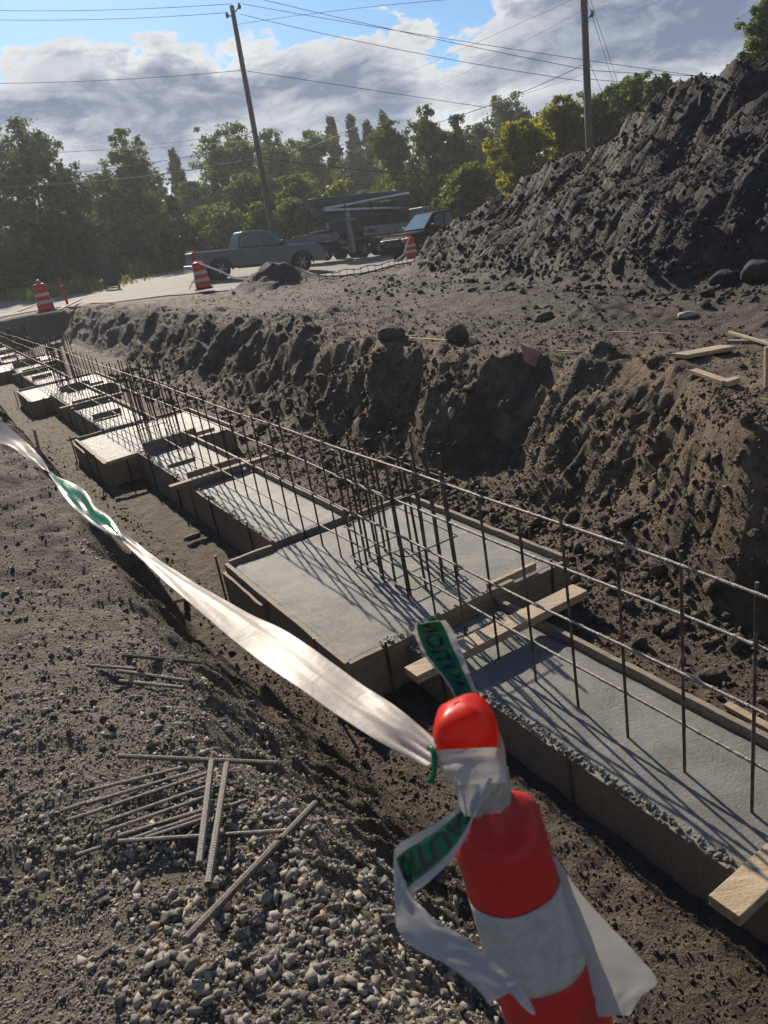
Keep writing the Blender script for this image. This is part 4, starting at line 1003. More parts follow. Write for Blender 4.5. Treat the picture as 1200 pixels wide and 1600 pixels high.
Rb2 = dep(921, 240, DR); Rt = dep(910, -60, DR); e = (Rb2-Rt); Rb2 = Rt+e*((-.4-Rt[2])/e[2])
pole('utility_pole', Rb2, Rt, .19, .16, 'upright wooden utility pole rising behind the spoil heap', [(dep(920, 28, DR), dep(925, 22, DR))])
def wire(pts, r, label, sag=.0, n=26):
    (x0, y0, d0), (x1, y1, d1) = pts; a = dep(x0, y0, d0); b = dep(x1, y1, d1)
    r *= .72; P = [a+(b-a)*k/n+np.array([0, 0, -sag*4*(k/n)*(1-k/n)]) for k in range(n+1)]
    return tag(MB().tube(P, r, 5, False).build('overhead_wire', MT['wire'], None, smooth=True), label, 'wire', 'overhead wires')
WR = [((-80, 14, 48), (362, 6, DL), .018, .2, 'topmost wire running left from the leaning pole'), ((-80, 29, 48), (352, 20, DL), .018, .2, 'second wire running left from the leaning pole'),
      ((-80, 130, 48), (378, 110, DL), .02, .2, 'single wire running left from a third of the way down the leaning pole'),
      ((-80, 278, 46), (398, 222, DL), .022, .5, 'upper low cable left of the leaning pole, in front of trees'), ((-80, 294, 46), (404, 247, DL), .035, .4, 'thick lowest cable left of the leaning pole'),
      ((-80, 245, 60), (400, 206, DL), .016, .3, 'thin faint cable left of the leaning pole above the trees'), ((40, 236, 60), (402, 218, DL), .014, .2, 'faintest short cable among the left trees'),
      ((378, 6, DL), (1330, 150, 38), .018, .2, 'highest long wire from the leaning pole to the right past the second pole'), ((376, 22, DL), (910, 127, DR), .018, .2, 'lower long wire from leaning pole insulator to the second pole'),
      ((380, -8, DL), (912, 108, DR), .018, .1, 'wire entering from the top edge down to the second pole'),
      ((386, 111, DL), (760, 168, 40), .018, .0, 'wire from mid leaning pole descending right to the treetops'), ((372, 38, DL), (740, -4, 33), .014, -.1, 'wire rising from the leaning pole to the top edge'),
      ((405, 247, DL), (736, 279, 44), .035, .1, 'thick low cable right of the leaning pole before the trees'), ((404, 222, DL), (740, 258, 44), .018, .1, 'thin low cable right of the leaning pole'),
      ((408, 240, DL), (914, 100, DR), .02, .8, 'slack pale service wire climbing from the leaning pole to the second pole'), ((700, 174, 60), (914, 115, DR), .018, .2, 'wire descending left behind trees from the second pole'),
      ((420, 200, 70), (906, -6, DR), .014, .2, 'thin diagonal wire from far trees to the top of the second pole'), ((480, 232, 70), (912, 15, DR), .014, .2, 'lower thin diagonal wire from far trees to the second pole'),
      ((922, 110, DR), (1290, 121, 38), .018, .1, 'upper wire right of the second pole above the heap'), ((922, 124, DR), (1290, 140, 38), .018, .1, 'lower wire right of the second pole above the heap'),
      ((916, -4, DR), (962, 140, 46), .016, 0, 'left guy wire right of the second pole'), ((920, -8, DR), (966, 132, 46), .016, 0, 'right guy wire right of the second pole'), ((922, 100, DR), (943, 150, 40), .016, 0, 'short guy wire at mid height of the second pole')]
for a, b, r, sg, l in WR: wire((a, b), r, l, sg)

# ------------------------------------------------------------------ left background: iron fence, gate, guard rail
fp = [atz(-140, 476, 0), atz(30, 461, 0), atz(100, 456, 0), atz(152, 452, 0)]
A_ = resample(np.array(fp), 70)
fe = thing('iron_fence', 'black iron picket fence at the far left beyond the road', 'fence', tuple(fp[1]))
hz = [h1(p[0], p[1]) for p in A_]
mb = MB()
for z in (.25, 1.45): mb.tube([np.array([p[0], p[1], h+z]) for p, h in zip(A_, hz)], .022, 4)
mb.build('rails', MT['iron'], fe, local=False); Q = resample(A_, 260); mb = MB()
for q in Q[:260]: mb.tube([np.array([q[0], q[1], .05]), np.array([q[0], q[1], 1.62])], .011, 4)
mb.build('pickets', MT['iron'], fe, local=False)
for k in range(0, 70, 12): MB().tube([np.array([A_[k][0], A_[k][1], -.1]), np.array([A_[k][0], A_[k][1], 1.8])], .045, 6).build('post', MT['iron'], fe, local=False)
g0 = atz(166, 453, 0); g1 = atz(187, 451, 0)
gt = thing('gate_panel', 'dark solid gate panel standing open at the lot entrance', 'gate', tuple(g0))
dv = (g1-g0); dv /= np.linalg.norm(dv); L = np.linalg.norm(g1-g0)
MB().bar(g0+[0, 0, 1.05], g0+dv*max(L, .9)+[0, 0, 1.05], .05, 1.75).build('panel', MT['cover'], gt, local=False, bevel=.01)
mb = MB()
for k in (0, 1): mb.bar(g0+dv*max(L, .9)*k+[0, 0, 0], g0+dv*max(L, .9)*k+[0, 0, 2.0], .07, .07, (0, 1, 0))
mb.bar(g0-dv*.1+[0, 0, 1.98], g0+dv*(max(L, .9)+.1)+[0, 0, 1.98], .07, .07); mb.bar(g0-dv*.1+[0, 0, .1], g0+dv*(max(L, .9)+.1)+[0, 0, .1], .07, .07); mb.build('frame', MT['iron'], gt, local=False)
ra = dep(15, 388, 62); rb_ = dep(64, 383, 60)
gr = thing('guard_rail', 'short pale metal guard rail in front of the left trees', 'guard rail', tuple(ra))
MB().bar(ra, rb_, .08, .14).build('beam', MT['chrome'], gr, local=False); MB().bar(ra-[0, 0, .35], rb_-[0, 0, .35], .08, .10).build('beam', MT['chrome'], gr, local=False)
for k in (0, .5, 1): q = ra+(rb_-ra)*k; MB().tube([np.array([q[0], q[1], -.2]), q+[0, 0, .1]], .05, 6).build('post', MT['iron'], gr, local=False)

# ------------------------------------------------------------------ trees
LM = dict(dark=leaf_mat('dark leaves', (.035, .050, .024), (.075, .095, .040), .5), mid=leaf_mat('green leaves', (.045, .072, .022), (.11, .145, .040), .52),
          yel=leaf_mat('turning yellow leaves', (.115, .125, .024), (.26, .245, .05), .58), pine=leaf_mat('pine needles', (.022, .036, .026), (.045, .062, .036), .3), olive=leaf_mat('olive leaves', (.060, .080, .024), (.14, .155, .045), .52))
def tree(name, px, ytop, wpx, dist, kind, mat, label, leaves=6000, ybot=None, lsize=.17, group='trees behind the road', trunkr=.18, shape='round'):
    cb = dep(px, 400, dist); z0 = -.4
    base = np.array([cb[0], cb[1], z0]); tz = dep(px, ytop, dist)
    # place the foot so that the crown top lands where it should
    base[0], base[1] = tz[0], tz[1]
    hgt = tz[2]-z0; w = wpx*dist/F_PX
    zb_ = z0+hgt*(.12 if ybot is None else max(.02, (dep(px, ybot, dist)[2]-z0)/hgt))
    t = thing(name, label, 'tree', tuple(base), group=group)
    rg_ = np.random.default_rng(abs(int(px*7+ytop))+3)
    # trunk and limbs
    mb = MB(); P = [np.array([rg_.normal(0, .06)*k, rg_.normal(0, .06)*k, hgt*.92*k/6]) for k in range(7)]
    mb.tube(P, np.linspace(trunkr, .03, 7), 8)
    tips = []
    crown0 = zb_-z0
    nl = 44 if shape != 'pine' else 0
    for k in range(nl):
        f = rg_.uniform(.0, .95); zz_ = crown0+(hgt-crown0)*f*.9; a = rg_.uniform(0, 2*math.pi)
        env = (math.sin(math.pi*min(.97, (f*.86+.10)))**.62)
        L_ = w/2*env*rg_.uniform(.55, 1.02)
        p0 = np.array([0, 0, zz_*.86]); p1 = np.array([math.cos(a)*L_, math.sin(a)*L_, min(hgt*.98, zz_+L_*.25)])
        mb.tube([p0, (p0+p1)/2+[0, 0, L_*.05], p1], [trunkr*.35, trunkr*.22, .015], 5); tips.append((p1, f)); tips.append(((p0+p1)/2+[0, 0, L_*.1], f))
    mb.build('trunk', MT['bark'], t, smooth=True)
    C0 = []; 
    if shape == 'pine':
        C_ = []; nb = 90
        for k in range(nb):
            f = (k+rg_.random())/nb; zz_ = crown0+(hgt-crown0)*f; L_ = (w/2*(1-f)**.75*rg_.uniform(.55, 1.15)+.12)*(1 if f > .1 else .7)
            a = rg_.uniform(0, 6.28); m_ = max(6, int(leaves*1.7/nb*(1.5-f)))
            q = rg_.random((m_, 1))**.7
            C_.append(np.array([0, 0, zz_])+q*np.array([[math.cos(a)*L_, math.sin(a)*L_, (.10-.25*(1-f))*L_]])+rg_.normal(0, 1, (m_, 3))*[w*.05, w*.05, hgt*.016])
        P = np.concatenate(C_)
    else:
        cl = []
        for (p1, f) in tips+[(np.array([rg_.normal(0, w*.06), rg_.normal(0, w*.06), hgt*.97]), 1)]*3:
            for j in range(3):
                c = p1+rg_.normal(0, w*.085, 3)*[1, 1, .9]; cl.append((c, w*rg_.uniform(.045, .12)))
        per = max(8, int(leaves*2.3)//len(cl)); L = []
        for c, r in cl:
            v = rg_.normal(size=(per, 3)); v /= np.linalg.norm(v, axis=1)[:, None]; L.append(c+v*r*rg_.random((per, 1))**.5*rg_.uniform(.6, 1.5, (per, 1))*[1, 1, .85])
        P = np.concatenate(L)
        P = P[(P[:, 2] < hgt*1.01) & (P[:, 2] > .1)]
    n = len(P); sz = lsize*1.12*rg_.uniform(.55, 1.35, n)*(dist/45)**.7
    a = rg_.normal(size=(n, 3)); a /= np.linalg.norm(a, axis=1)[:, None]; b = np.cross(a, rg_.normal(size=(n, 3))); b /= np.linalg.norm(b, axis=1)[:, None]
    V = np.stack([P-a*sz[:, None]*.5, P+b*sz[:, None]*.36, P+a*sz[:, None]*.6, P-b*sz[:, None]*.36], 1).reshape(-1, 3)
    mk('crown', V, np.arange(n*4).reshape(n, 4), LM[mat], t)
    return t
T = [
 ('broadleaf_tree', 18, 192, 150, 52, 'dark', 'tall dark tree at the left edge', dict(ybot=425, leaves=9000)),
 ('broadleaf_tree', 88, 245, 100, 54, 'dark', 'dark tree just right of the left edge tree', dict(ybot=420, leaves=6500)),
 ('broadleaf_tree', -70, 210, 140, 54, 'dark', 'dark tree half outside the left edge', dict(ybot=420)),
 ('broadleaf_tree', 188, 204, 92, 58, 'mid', 'tall loose crowned tree between two sky gaps at left', dict(ybot=400, leaves=6500)),
 ('broadleaf_tree', 158, 270, 80, 60, 'dark', 'lower dark tree under the loose crowned one', dict(ybot=410)),
 ('conifer_tree', 268, 238, 50, 74, 'pine', 'dark conifer tip between the loose tree and the broad tree', dict(shape='pine', ybot=380)),
 ('shrub_tree', 240, 335, 62, 57, 'yel', 'small yellowish tree left of the grey pickup', dict(ybot=400, leaves=2600)),
 ('conifer_tree', 268, 310, 34, 60, 'pine', 'narrow dark conifer beside the small yellowish tree', dict(shape='pine', ybot=400)),
 ('broadleaf_tree', 350, 196, 120, 66, 'mid', 'broad tree left of the leaning pole', dict(ybot=370, leaves=7500)),
 ('broadleaf_tree', 300, 285, 84, 68, 'dark', 'dark mid height tree above the pickup tailgate', dict(ybot=390)),
 ('broadleaf_tree', 322, 322, 70, 58, 'olive', 'olive small tree above the pickup bed', dict(ybot=395, leaves=3500)),
 ('broadleaf_tree', 412, 203, 90, 72, 'mid', 'tree behind the leaning pole, rounded top', dict(ybot=370)),
 ('broadleaf_tree', 385, 272, 90, 60, 'olive', 'olive green tree left of the leaning pole', dict(ybot=380)),
 ('broadleaf_tree', 458, 275, 86, 58, 'olive', 'loose olive tree right of the leaning pole', dict(ybot=385)),
 ('broadleaf_tree', 480, 206, 92, 78, 'mid', 'greyish green tree behind the olive ones', dict(ybot=360)),
 ('pine_tree', 515, 186, 46, 88, 'pine', 'leftmost of the four dark pines on the skyline', dict(shape='pine', ybot=330)),
 ('pine_tree', 547, 183, 46, 90, 'pine', 'second dark pine from the left on the skyline', dict(shape='pine', ybot=330)),
 ('pine_tree', 572, 192, 44, 88, 'pine', 'third dark pine, lowest tip of the four', dict(shape='pine', ybot=330)),
 ('pine_tree', 597, 178, 48, 86, 'pine', 'rightmost dark pine beside the green poplars', dict(shape='pine', ybot=320)),
 ('broadleaf_tree', 560, 235, 110, 84, 'dark', 'dark wooded mass below the pines', dict(ybot=350)),
 ('broadleaf_tree', 528, 283, 56, 56, 'yel', 'round yellowish treetop over the pump truck boom', dict(ybot=380, leaves=3000)),
 ('broadleaf_tree', 612, 192, 84, 58, 'mid', 'green tree rising behind the middle of the pump truck', dict(ybot=350, leaves=6500)),
 ('broadleaf_tree', 662, 168, 80, 60, 'mid', 'tallest green tree above the pump truck', dict(ybot=350, leaves=6500)),
 ('broadleaf_tree', 708, 182, 70, 60, 'mid', 'green tree right of the tallest one above the pump truck', dict(ybot=340)),
 ('broadleaf_tree', 790, 150, 110, 76, 'dark', 'dark round tree on the skyline behind the yellow tree', dict(ybot=330, leaves=6500)),
 ('broadleaf_tree', 745, 195, 90, 74, 'dark', 'dark tree between the green trees and the yellow tree', dict(ybot=320)),
 ('broadleaf_tree', 728, 255, 92, 46, 'olive', 'bright green low tree above the left slope of the heap', dict(ybot=345, leaves=5000)),
 ('broadleaf_tree', 815, 190, 110, 40, 'yel', 'yellow leaved tree left of the second pole, nearest the heap', dict(ybot=320, leaves=9000)),
 ('broadleaf_tree', 875, 150, 90, 42, 'yel', 'yellow green tree immediately left of the second pole', dict(ybot=280, leaves=7500)),
 ('broadleaf_tree', 945, 145, 80, 42, 'olive', 'olive tree immediately right of the second pole', dict(ybot=240, leaves=5000)),
 ('broadleaf_tree', 985, 118, 90, 40, 'mid', 'green tree above the heap right of the second pole', dict(ybot=230, leaves=6000)),
 ('broadleaf_tree', 1032, 116, 56, 38, 'mid', 'rightmost low green tree just over the heap slope', dict(ybot=200, leaves=3500)),
 ('broadleaf_tree', 1212, -10, 100, 30, 'mid', 'tree at the top right corner above the heap', dict(ybot=130, leaves=6500)),
 ('broadleaf_tree', 225, 265, 70, 84, 'dark', 'far dim tree seen behind the small yellowish tree', dict(ybot=390)),
 ('broadleaf_tree', 440, 230, 110, 92, 'dark', 'far dark tree behind the leaning pole', dict(ybot=370)),
 ('broadleaf_tree', 650, 260, 120, 66, 'dark', 'low dark tree filling behind the pump truck cab', dict(ybot=350)),
]
for nm, px_, yt, w_, ds, mt_, lb, kw in T: tree(nm, px_, yt, w_, ds, nm, mt_, lb, **kw)
# understory shrubs and weeds
SH = [(-30, 428, 80), (40, 425, 80), (15, 412, 70), (70, 405, 60), (120, 400, 60), (165, 398, 50), (210, 398, 60), (285, 385, 60), (345, 372, 70), (400, 362, 60), (455, 355, 70), (505, 350, 60), (700, 318, 70), (560, 345, 70), (620, 330, 80)]
lab = ['cut by the left picture edge', 'low behind the fence at far left', 'at the far left edge', 'left of the guard rail end', 'behind the fence middle', 'behind the gate panel', 'right of the gate panel', 'behind the pickup tailgate', 'behind the pickup bed', 'behind the pickup cab', 'behind the pickup bonnet', 'left of the pump truck', 'at the left top of the heap', 'behind the pump truck boom', 'behind the pump truck turret']
for (px_, yt, w_), lb in zip(SH, lab):
    tree('shrub', px_, yt-45, w_, 55 if px_ > 240 else 60, 'shrub', random.choice(['mid', 'olive', 'dark']), 'low leafy shrub '+lb, leaves=2400, group='understory shrubs', trunkr=.06)
def woods(n):
    a = rng.uniform(-1.0, .75, n); rr = rng.uniform(92, 112, n); x = rr*np.sin(a); y = rr*np.cos(a)
    topz = 6.5+2.6*fbm(a*9, a*0, 4, 140)+1.2*fbm(a*40, a*0+3, 3, 141)
    z = -1+(topz+1)*rng.random(n)**.8; P = np.stack([x, y, z], 1)+rng.normal(0, .25, (n, 3)); sz = rng.uniform(.25, .6, n)
    A_ = rng.normal(size=(n, 3)); A_ /= np.linalg.norm(A_, axis=1)[:, None]; B_ = np.cross(A_, rng.normal(size=(n, 3))); B_ /= np.linalg.norm(B_, axis=1)[:, None]
    V = np.stack([P-A_*sz[:, None]*.5, P+B_*sz[:, None]*.4, P+A_*sz[:, None]*.6, P-B_*sz[:, None]*.4], 1).reshape(-1, 3)
    o = mk('distant_woods', V, np.arange(n*4).reshape(n, 4), LM['dark']); o['kind'] = 'stuff'
woods(70000)
# weeds by the fence and lot edge (grass, uncountable)
def weeds(name, pts, n, h, mat):
    P = resample(np.array(pts), 60); k = rng.integers(0, 60, n); b = P[k]+np.c_[rng.normal(0, 1.2, n), rng.normal(0, 1.5, n), np.zeros(n)]
    b[:, 2] = H(b[:, 0], b[:, 1]); hh = h*rng.uniform(.4, 1.2, n); w = .03+.03*rng.random(n); a = rng.uniform(0, 3.14, n); l = rng.normal(0, .22, (n, 2))*hh[:, None]
    sd = np.c_[np.cos(a)*w, np.sin(a)*w, np.zeros(n)]; tipp = b+np.c_[l, hh]
    V = np.stack([b-sd, b+sd, tipp], 1).reshape(-1, 3); o = mk(name, V, np.arange(n*3).reshape(n, 3), mat); o['kind'] = 'stuff'; return o
weeds('weeds', [atz(-150, 478), atz(30, 463), atz(150, 454)], 9000, .7, LM['olive'])
weeds('tall_grass', [atz(190, 424)*[.9, .9, 0], atz(280, 412)*[.75, .75, 0]], 7000, 1.3, LM['olive'])

# ------------------------------------------------------------------ striped channelizer in the foreground
kt = atd(722, 1128, .97)                     # centre of the knob
kb = atd(893, 1660, 1.30)                    # point low on the tube
ax = kb-kt; Ltube = np.linalg.norm(ax); ax /= Ltube       # axis pointing down the tube
sc_px = lambda p: F_PX/((p-CAM)@fw)
# frame: z up along the tube
zax = Vector(-ax); q = zax.to_track_quat('Z', 'Y'); R3 = np.array(q.to_matrix())
gz0 = h1(*(kt+ax*1.2)[:2]); tl = (kt[2]-gz0)/(-ax[2])     # tube length down to the ground
ch = thing('channelizer_post', 'large orange and white striped channelizer post with a knob top in the foreground', 'traffic post', tuple(kt+ax*tl))
def L2(prof, nm, m, flat_=None, bev=0, n=40, wav=0.0, seed=3, squash=None):
    prof = np.array(prof); mb = MB(); an = np.arange(n)*2*math.pi/n
    rr = prof[:, 0][:, None]*np.ones(n)[None]; zz_ = prof[:, 1][:, None]*np.ones(n)[None]
    if wav: rr = rr*(1+wav*pn(np.cos(an)[None]*1.6+zz_*22+seed, np.sin(an)[None]*1.6+zz_*9, seed))
    Vv = np.stack([rr*np.cos(an), rr*np.sin(an), zz_], -1)
    if squash is not None: Vv = squash(Vv)
    Vv = Vv.reshape(-1, 3)@R3.T+kt; m_ = len(prof)
    Fq = [(i*n+j, i*n+(j+1) % n, (i+1)*n+(j+1) % n, (i+1)*n+j) for i in range(m_-1) for j in range(n)]+[tuple(range(n-1, -1, -1)), tuple((m_-1)*n+j for j in range(n))]
    return mk(nm, Vv, Fq, m, ch, smooth=True, local=False)
def sm(P, k=4):                               # smooth a profile
    P = np.array(P, float); t = np.linspace(0, len(P)-1, (len(P)-1)*k+1); i = np.clip(t.astype(int), 0, len(P)-2); f = (t-i)
    def cr(a): 
        a = np.r_[a[:1], a, a[-1:]]; p0, p1, p2, p3 = a[i], a[i+1], a[i+2], a[i+3]
        return .5*((2*p1)+(-p0+p2)*f+(2*p0-5*p1+4*p2-p3)*f*f+(-p0+3*p1-3*p2+p3)*f**3)
    return np.stack([cr(P[:, 0]), cr(P[:, 1])], 1)
def dent(V):
    V = V.copy(); z = V[..., 2]
    k = np.exp(-((z-.016)/.03)**2); V[..., 0] += k*.006*np.sin(np.arctan2(V[..., 1], V[..., 0])*3+1); V[..., 1] *= 1-.10*k
    return V
def gather(V):
    V = V.copy(); z = V[..., 2]; th = np.arctan2(V[..., 1], V[..., 0]); k = np.exp(-((z+.130)/.020)**2)
    f = 1+k*(.13*np.sin(3*th+.6)+.06*np.sin(7*th+2)); V[..., 0] *= f; V[..., 1] *= f; V[..., 2] += .010*k*np.cos(th*2+1); return V
L2(sm([(.0005, .026), (.016, .025), (.031, .018), (.040, .004), (.0425, -.010), (.040, -.024), (.033, -.040), (.027, -.054), (.025, -.064)]), 'knob', MT['knob'], squash=dent)
L2(sm([(.022, -.058), (.022, -.092), (.025, -.112), (.036, -.126), (.049, -.138), (.0570, -.152), (.0590, -.170), (.0590, -.205), (.0605, -.232)]), 'upper_sleeve', MT['sleeve'], wav=.03, seed=5, squash=gather)
L2(sm([(.0610, -.2325), (.0640, -.29), (.0665, -.345)]), 'reflective_band', MT['sheet'], wav=.015, seed=8)
L2(sm([(.0655, -.3455), (.0675, -.42), (.071, -.56)]), 'lower_sleeve', MT['sleeve'], wav=.015, seed=9)
L2(sm([(.0715, -.5605), (.0745, -.66)]), 'reflective_band', MT['sheet'])
L2(sm([(.074, -.6605), (.082, -(tl-.05))]), 'bottom_sleeve', MT['sleeve'])
MB().lathe([(.001, .0), (.20, 0), (.20, .03), (.09, .06), (.001, .06)], 28, c=tuple(kt+ax*tl)).build('rubber_base', MT['rubber'], ch, local=False)

# ------------------------------------------------------------------ tape ribbons in the foreground
def cr_rows(rows, k):
    P = np.array(rows, float); t = np.linspace(0, len(P)-1, (len(P)-1)*k+1); i = np.clip(t.astype(int), 0, len(P)-2); f = (t-i)[:, None]
    a = np.r_[P[:1], P, P[-1:]]; p0, p1, p2, p3 = a[i], a[i+1], a[i+2], a[i+3]
    return .5*((2*p1)+(-p0+p2)*f+(2*p0-5*p1+4*p2-p3)*f*f+(-p0+3*p1-3*p2+p3)*f**3)
class Band:
    """a strip given by its two edges: rows of (x,y,dist, x,y,dist)"""
    def __init__(s, rows, k=10, nc=10, wr=.003, seed=1, wf=(9, 5), knot=0.0):
        E = np.array([np.r_[atd(r[0], r[1], r[2]), atd(r[3], r[4], r[5])] for r in rows]); E = cr_rows(E, k)
        A, B = E[:, :3], E[:, 3:]; v = np.linspace(0, 1, nc); s.G = A[:, None]*(1-v[None, :, None])+B[:, None]*v[None, :, None]
        du = np.gradient(s.G, axis=0); dvv = np.gradient(s.G, axis=1); N = np.cross(du, dvv); N /= np.linalg.norm(N, axis=2)[..., None]+1e-9
        for a in range(1, len(N)):                  # keep the normal continuous
            if np.sum(N[a]*N[a-1]) < 0: N[a] *= -1
        s.N = N; L = np.r_[0, np.cumsum(np.linalg.norm(np.diff((A+B)/2, axis=0), axis=1))]; s.L = L
        U = L[:, None]*np.ones(nc); Vv = v[None]*np.ones((len(L), 1))
        if knot: s.G = s.G+N*(knot*np.exp(-U/.10)*(ridged(U*5+1, Vv*3.2, 2, seed+9)+.4*np.sin(Vv*9+U*20))+.0022*np.exp(-((Vv-.42-.12*np.sin(U*9))/.07)**2)*np.clip(U*8, 0, 1))[..., None]
        s.G = s.G+N*(wr*(fbm(U*wf[0]*4, Vv*wf[1], 4, seed)+.8*ridged(U*wf[0]*1.6+Vv*1.5, Vv*wf[1]*.5, 2, seed+5)))[..., None]
    def mesh(s, v0=0, v1=None, u0=0, u1=None, off=0.0):
        G = (s.G+s.N*off)[u0:u1, v0:v1]; a, b = G.shape[:2]; i = np.arange(a*b).reshape(a, b)
        return G.reshape(-1, 3), np.stack([i[:-1, :-1], i[1:, :-1], i[1:, 1:], i[:-1, 1:]], -1).reshape(-1, 4)
    def at(s, u, v, off):
        n, m = s.G.shape[:2]; u = np.clip(u, 0, .9999)*(n-1); v = np.clip(v, 0, .9999)*(m-1); i = int(u); j = int(v); fu, fv = u-i, v-j
        b = lambda A: A[i, j]*(1-fu)*(1-fv)+A[i+1, j]*fu*(1-fv)+A[i, j+1]*(1-fu)*fv+A[i+1, j+1]*fu*fv
        return b(s.G)+b(s.N)*off
def word(txt, band, u0, u1, v0, v1, off, parent, flip=False, mirror=False):
    cu = bpy.data.curves.new('lettering', 'FONT'); cu.body = txt; cu.size = 1; cu.offset = .022; cu.resolution_u = 3
    o = bpy.data.objects.new('lettering', cu); col.objects.link(o)
    dg = bpy.context.evaluated_depsgraph_get(); me = bpy.data.meshes.new_from_object(o.evaluated_get(dg)); bpy.data.objects.remove(o)
    import bmesh
    bm = bmesh.new(); bm.from_mesh(me)
    for _ in range(2): bmesh.ops.subdivide_edges(bm, edges=[e for e in bm.edges if e.calc_length() > .18], cuts=1)
    bmesh.ops.triangulate(bm, faces=bm.faces)
    xs = [v.co.x for v in bm.verts]; ys = [v.co.y for v in bm.verts]; x0, x1, y0, y1 = min(xs), max(xs), min(ys), max(ys)
    V = []
    for v in bm.verts:
        a = (v.co.x-x0)/(x1-x0); b = (v.co.y-y0)/(y1-y0)
        if mirror: a = 1-a
        if flip: a, b = 1-a, 1-b
        V.append(band.at(u0+(u1-u0)*a, v0+(v1-v0)*b, off))
    Fq = [[v.index for v in f.verts] for f in bm.faces]; bm.free(); bpy.data.meshes.remove(me)
    return mk('lettering', V, Fq, MT['tink'], parent, local=False)
def bandthing(band, name, label, mat, local=None):
    t = thing(name, label, 'barrier tape', tuple(band.G[0, 0]))
    V, Fq = band.mesh(); mk('film', V, Fq, MT[mat], t, smooth=True, local=False); return t
# long ribbon: white back showing, from the knot to the far left
mainr = Band([(688, 1163, .962, 671, 1201, .955), (659, 1137, .985, 642, 1186, .975), (618, 1105, 1.02, 583, 1154, 1.00), (572, 1075, 1.07, 525, 1116, 1.04), (525, 1040, 1.12, 467, 1075, 1.09), (484, 1011, 1.17, 430, 1050, 1.14),
              (443, 985, 1.23, 392, 1022, 1.20), (395, 962, 1.29, 340, 980, 1.27), (340, 932, 1.37, 292, 938, 1.36), (290, 902, 1.46, 252, 903, 1.46), (240, 869, 1.58, 215, 868, 1.59), (190, 828, 1.76, 186, 842, 1.76), (165, 800, 1.90, 172, 830, 1.83)], 12, 14, .0011, 3, (1.2, 1.2), knot=.0035)
mt1 = bandthing(mainr, 'barrier_tape', 'long white tape stretched from the knob towards the far left, twisted', 'twhite')
G1 = Band([(196, 846, 1.72, 186, 838, 1.74), (172, 808, 1.84, 160, 828, 1.80), (150, 792, 1.93, 138, 813, 1.89), (133, 768, 2.02, 112, 790, 1.98), (112, 754, 2.12, 97, 772, 2.06), (92, 746, 2.22, 86, 754, 2.16), (78, 738, 2.30, 76, 740, 2.28)], 10, 12, .0015, 9, (2, 2))
V, Fq = G1.mesh(); mk('film', V, Fq, MT['tpale'], mt1, smooth=True, local=False)
V, Fq = G1.mesh(2, 10, 4, None, .0012); mk('printed_strip', V, Fq, MT['tgreen'], mt1, smooth=True, local=False)
G2 = Band([(80, 742, 2.28, 74, 737, 2.30), (70, 722, 2.35, 58, 728, 2.36), (56, 706, 2.44, 36, 712, 2.46), (40, 690, 2.54, 16, 698, 2.56), (14, 668, 2.68, -12, 690, 2.72), (-14, 650, 2.82, -50, 676, 2.9), (-60, 620, 3.1, -110, 650, 3.2)], 8, 10, .002, 12, (1.5, 1.5))
V, Fq = G2.mesh(); mk('film', V, Fq, MT['twhite'], mt1, smooth=True, local=False)
# upper tail standing above the knob
up1 = Band([(716, 1104, 1.02, 752, 1100, 1.02), (706, 1080, 1.035, 745, 1080, 1.035), (692, 1058, 1.045, 735, 1056, 1.045), (672, 1036, 1.055, 726, 1030, 1.05), (658, 1016, 1.06, 716, 1006, 1.055), (648, 992, 1.06, 706, 982, 1.055), (647, 974, 1.055, 696, 970, 1.05)], 10, 12, .0028, 21, (16, 4))
t = bandthing(up1, 'barrier_tape_tail', 'short green tape tail standing up behind the orange knob', 'tpale')
V, Fq = up1.mesh(1, 10, 0, None, -.0009); mk('printed_strip', V, Fq, MT['tgreen'], t, smooth=True, local=False); V, Fq = up1.mesh(1, 10, 0, None, .0009); mk('printed_strip', V, Fq, MT['tgreen'], t, smooth=True, local=False)
for o_ in (-.0018, .0018): word('CAUTION', up1, .02, .98, .22, .66, o_, t)
# lower tail: green piece then white, curling forward
lo1 = Band([(742, 1256, .93, 744, 1262, .93), (728, 1258, .925, 738, 1282, .925), (712, 1264, .92, 728, 1306, .915), (684, 1284, .90, 706, 1342, .895), (650, 1304, .88, 674, 1374, .875), (630, 1314, .865, 648, 1394, .86), (615, 1328, .85, 640, 1402, .845)], 10, 12, .0007, 31, (4, 2))
t = bandthing(lo1, 'barrier_tape_tail', 'green tape tail with black lettering curling left of the striped post', 'tpale')
for o_ in (-.0009, .0009): V, Fq = lo1.mesh(2, 10, 0, None, o_); mk('printed_strip', V, Fq, MT['tgreen'], t, smooth=True, local=False)
for o_ in (-.0018, .0018): word('CAUTIO', lo1, .16, .99, .24, .76, o_, t, flip=False)
lo2 = Band([(614, 1330, .85, 640, 1402, .845), (615, 1366, .842, 650, 1414, .84), (617, 1410, .838, 666, 1426, .835), (621, 1452, .832, 690, 1444, .83), (645, 1480, .83, 725, 1464, .828), (695, 1506, .828, 765, 1497, .825), (740, 1540, .826, 795, 1524, .824), (764, 1568, .826, 812, 1542, .822)], 10, 10, .0014, 41, (7, 3))
lo3 = Band([(790, 1540, .824, 812, 1540, .822), (802, 1556, .823, 824, 1556, .822), (818, 1574, .823, 832, 1572, .822), (834, 1586, .823, 837, 1584, .822)], 6, 5, .0004, 44, (7, 3))
V, Fq = lo3.mesh(); mk('film', V, Fq, MT['tpale'], t, smooth=True, local=False)
V, Fq = lo2.mesh(); mk('film', V, Fq, MT['tpale'], t, smooth=True, local=False)
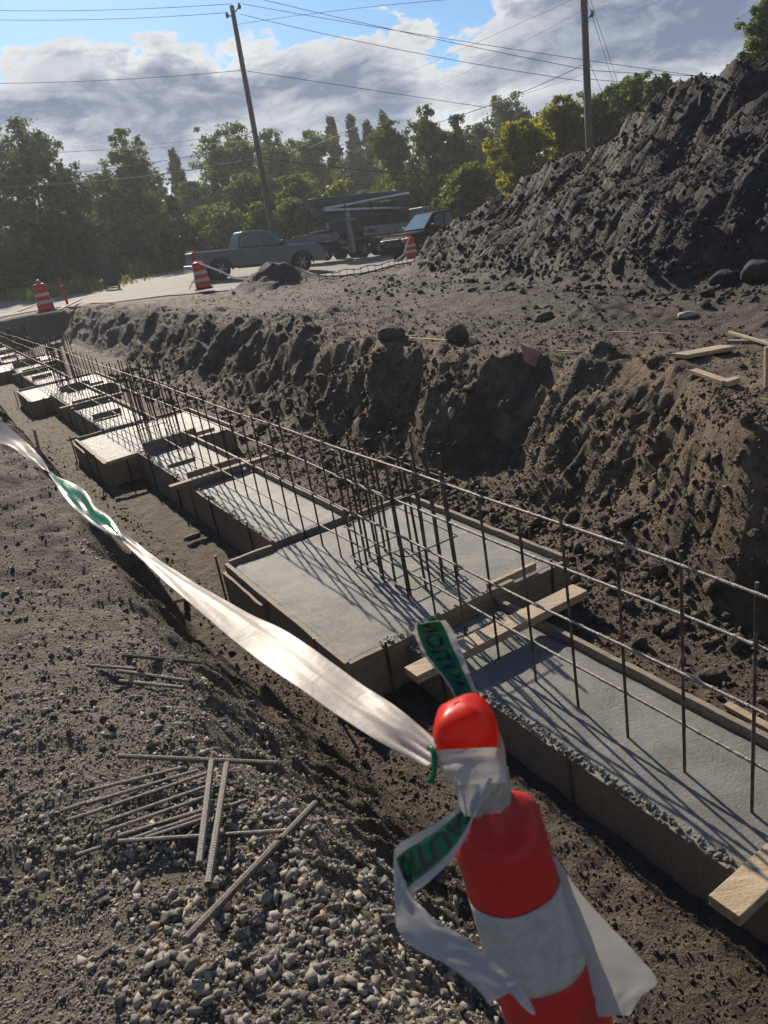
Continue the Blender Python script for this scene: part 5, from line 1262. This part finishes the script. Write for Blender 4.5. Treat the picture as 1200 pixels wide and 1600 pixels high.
# sheet hanging behind on the right
rs_ = Band([(800, 1325, 1.06, 868, 1338, 1.06), (830, 1390, 1.09, 905, 1392, 1.09), (860, 1450, 1.12, 950, 1442, 1.12), (890, 1500, 1.15, 996, 1492, 1.15), (915, 1545, 1.17, 1026, 1532, 1.17), (925, 1562, 1.18, 1000, 1558, 1.18), (935, 1588, 1.19, 985, 1584, 1.19)], 8, 12, .002, 51, (6, 3))
bandthing(rs_, 'barrier_tape_tail', 'wide pale tape end hanging behind the striped post on the right', 'tpale')
# knot round the neck
kn = thing('tape_knot', 'crumpled white tape knotted round the neck under the orange knob', 'barrier tape', tuple(kt+ax*.06))
def wrap(nm, z0, z1, r0, r1, mat, n=56, seed=2, amp=.10, m=16, tilt=0.0):
    an = np.arange(n)*2*math.pi/n; zz_ = np.linspace(z0, z1, m)[:, None]+0*an[None]; f = np.linspace(0, 1, m)[:, None]
    rr = (r0+(r1-r0)*f)*(1+amp*ridged(np.cos(an)[None]*1.1+f*1.3, np.sin(an)[None]*1.1+f*.5+seed, 2, seed, .35)-amp*.5)
    zz_ = zz_+tilt*np.cos(an+.6)[None]*.5+.006*fbm(an[None]*2, f*3, 2, seed)
    Vv = np.stack([rr*np.cos(an), rr*np.sin(an), zz_], -1).reshape(-1, 3)@R3.T+kt
    Fq = [(i*n+j, i*n+(j+1) % n, (i+1)*n+(j+1) % n, (i+1)*n+j) for i in range(m-1) for j in range(n)]
    return mk(nm, Vv, Fq, MT[mat], kn, smooth=True, local=False)
wrap('wrap', -.088, -.028, .032, .041, 'twhite', tilt=.012, amp=.06)
wrap('wrap', -.112, -.078, .029, .035, 'tpale', seed=6, amp=.10)
kf = Band([(676, 1178, .945, 700, 1222, .93), (690, 1172, .925, 712, 1226, .918), (722, 1170, .912, 724, 1226, .908), (756, 1168, .912, 760, 1224, .908), (776, 1168, .93, 792, 1222, .92)], 8, 12, .0014, 61, (4, 2))
V, Fq = kf.mesh(); mk('fold', V, Fq, MT['twhite'], kn, smooth=True, local=False)
kf2 = Band([(708, 1215, .915, 770, 1216, .912), (716, 1235, .912, 764, 1236, .91), (718, 1255, .912, 752, 1256, .91), (726, 1275, .915, 742, 1276, .915)], 8, 10, .003, 71, (6, 2))
V, Fq = kf2.mesh(); mk('fold', V, Fq, MT['tpale'], kn, smooth=True, local=False)
P = [atd(672+7*math.cos(a), 1194+26*math.sin(a), .945-.01*math.cos(a)) for a in np.linspace(-1.8, 1.9, 14)]
mb = MB().tube(P, .0035, 6); mb.build('green_strand', MT['tgreen'], kn, smooth=True, local=False)
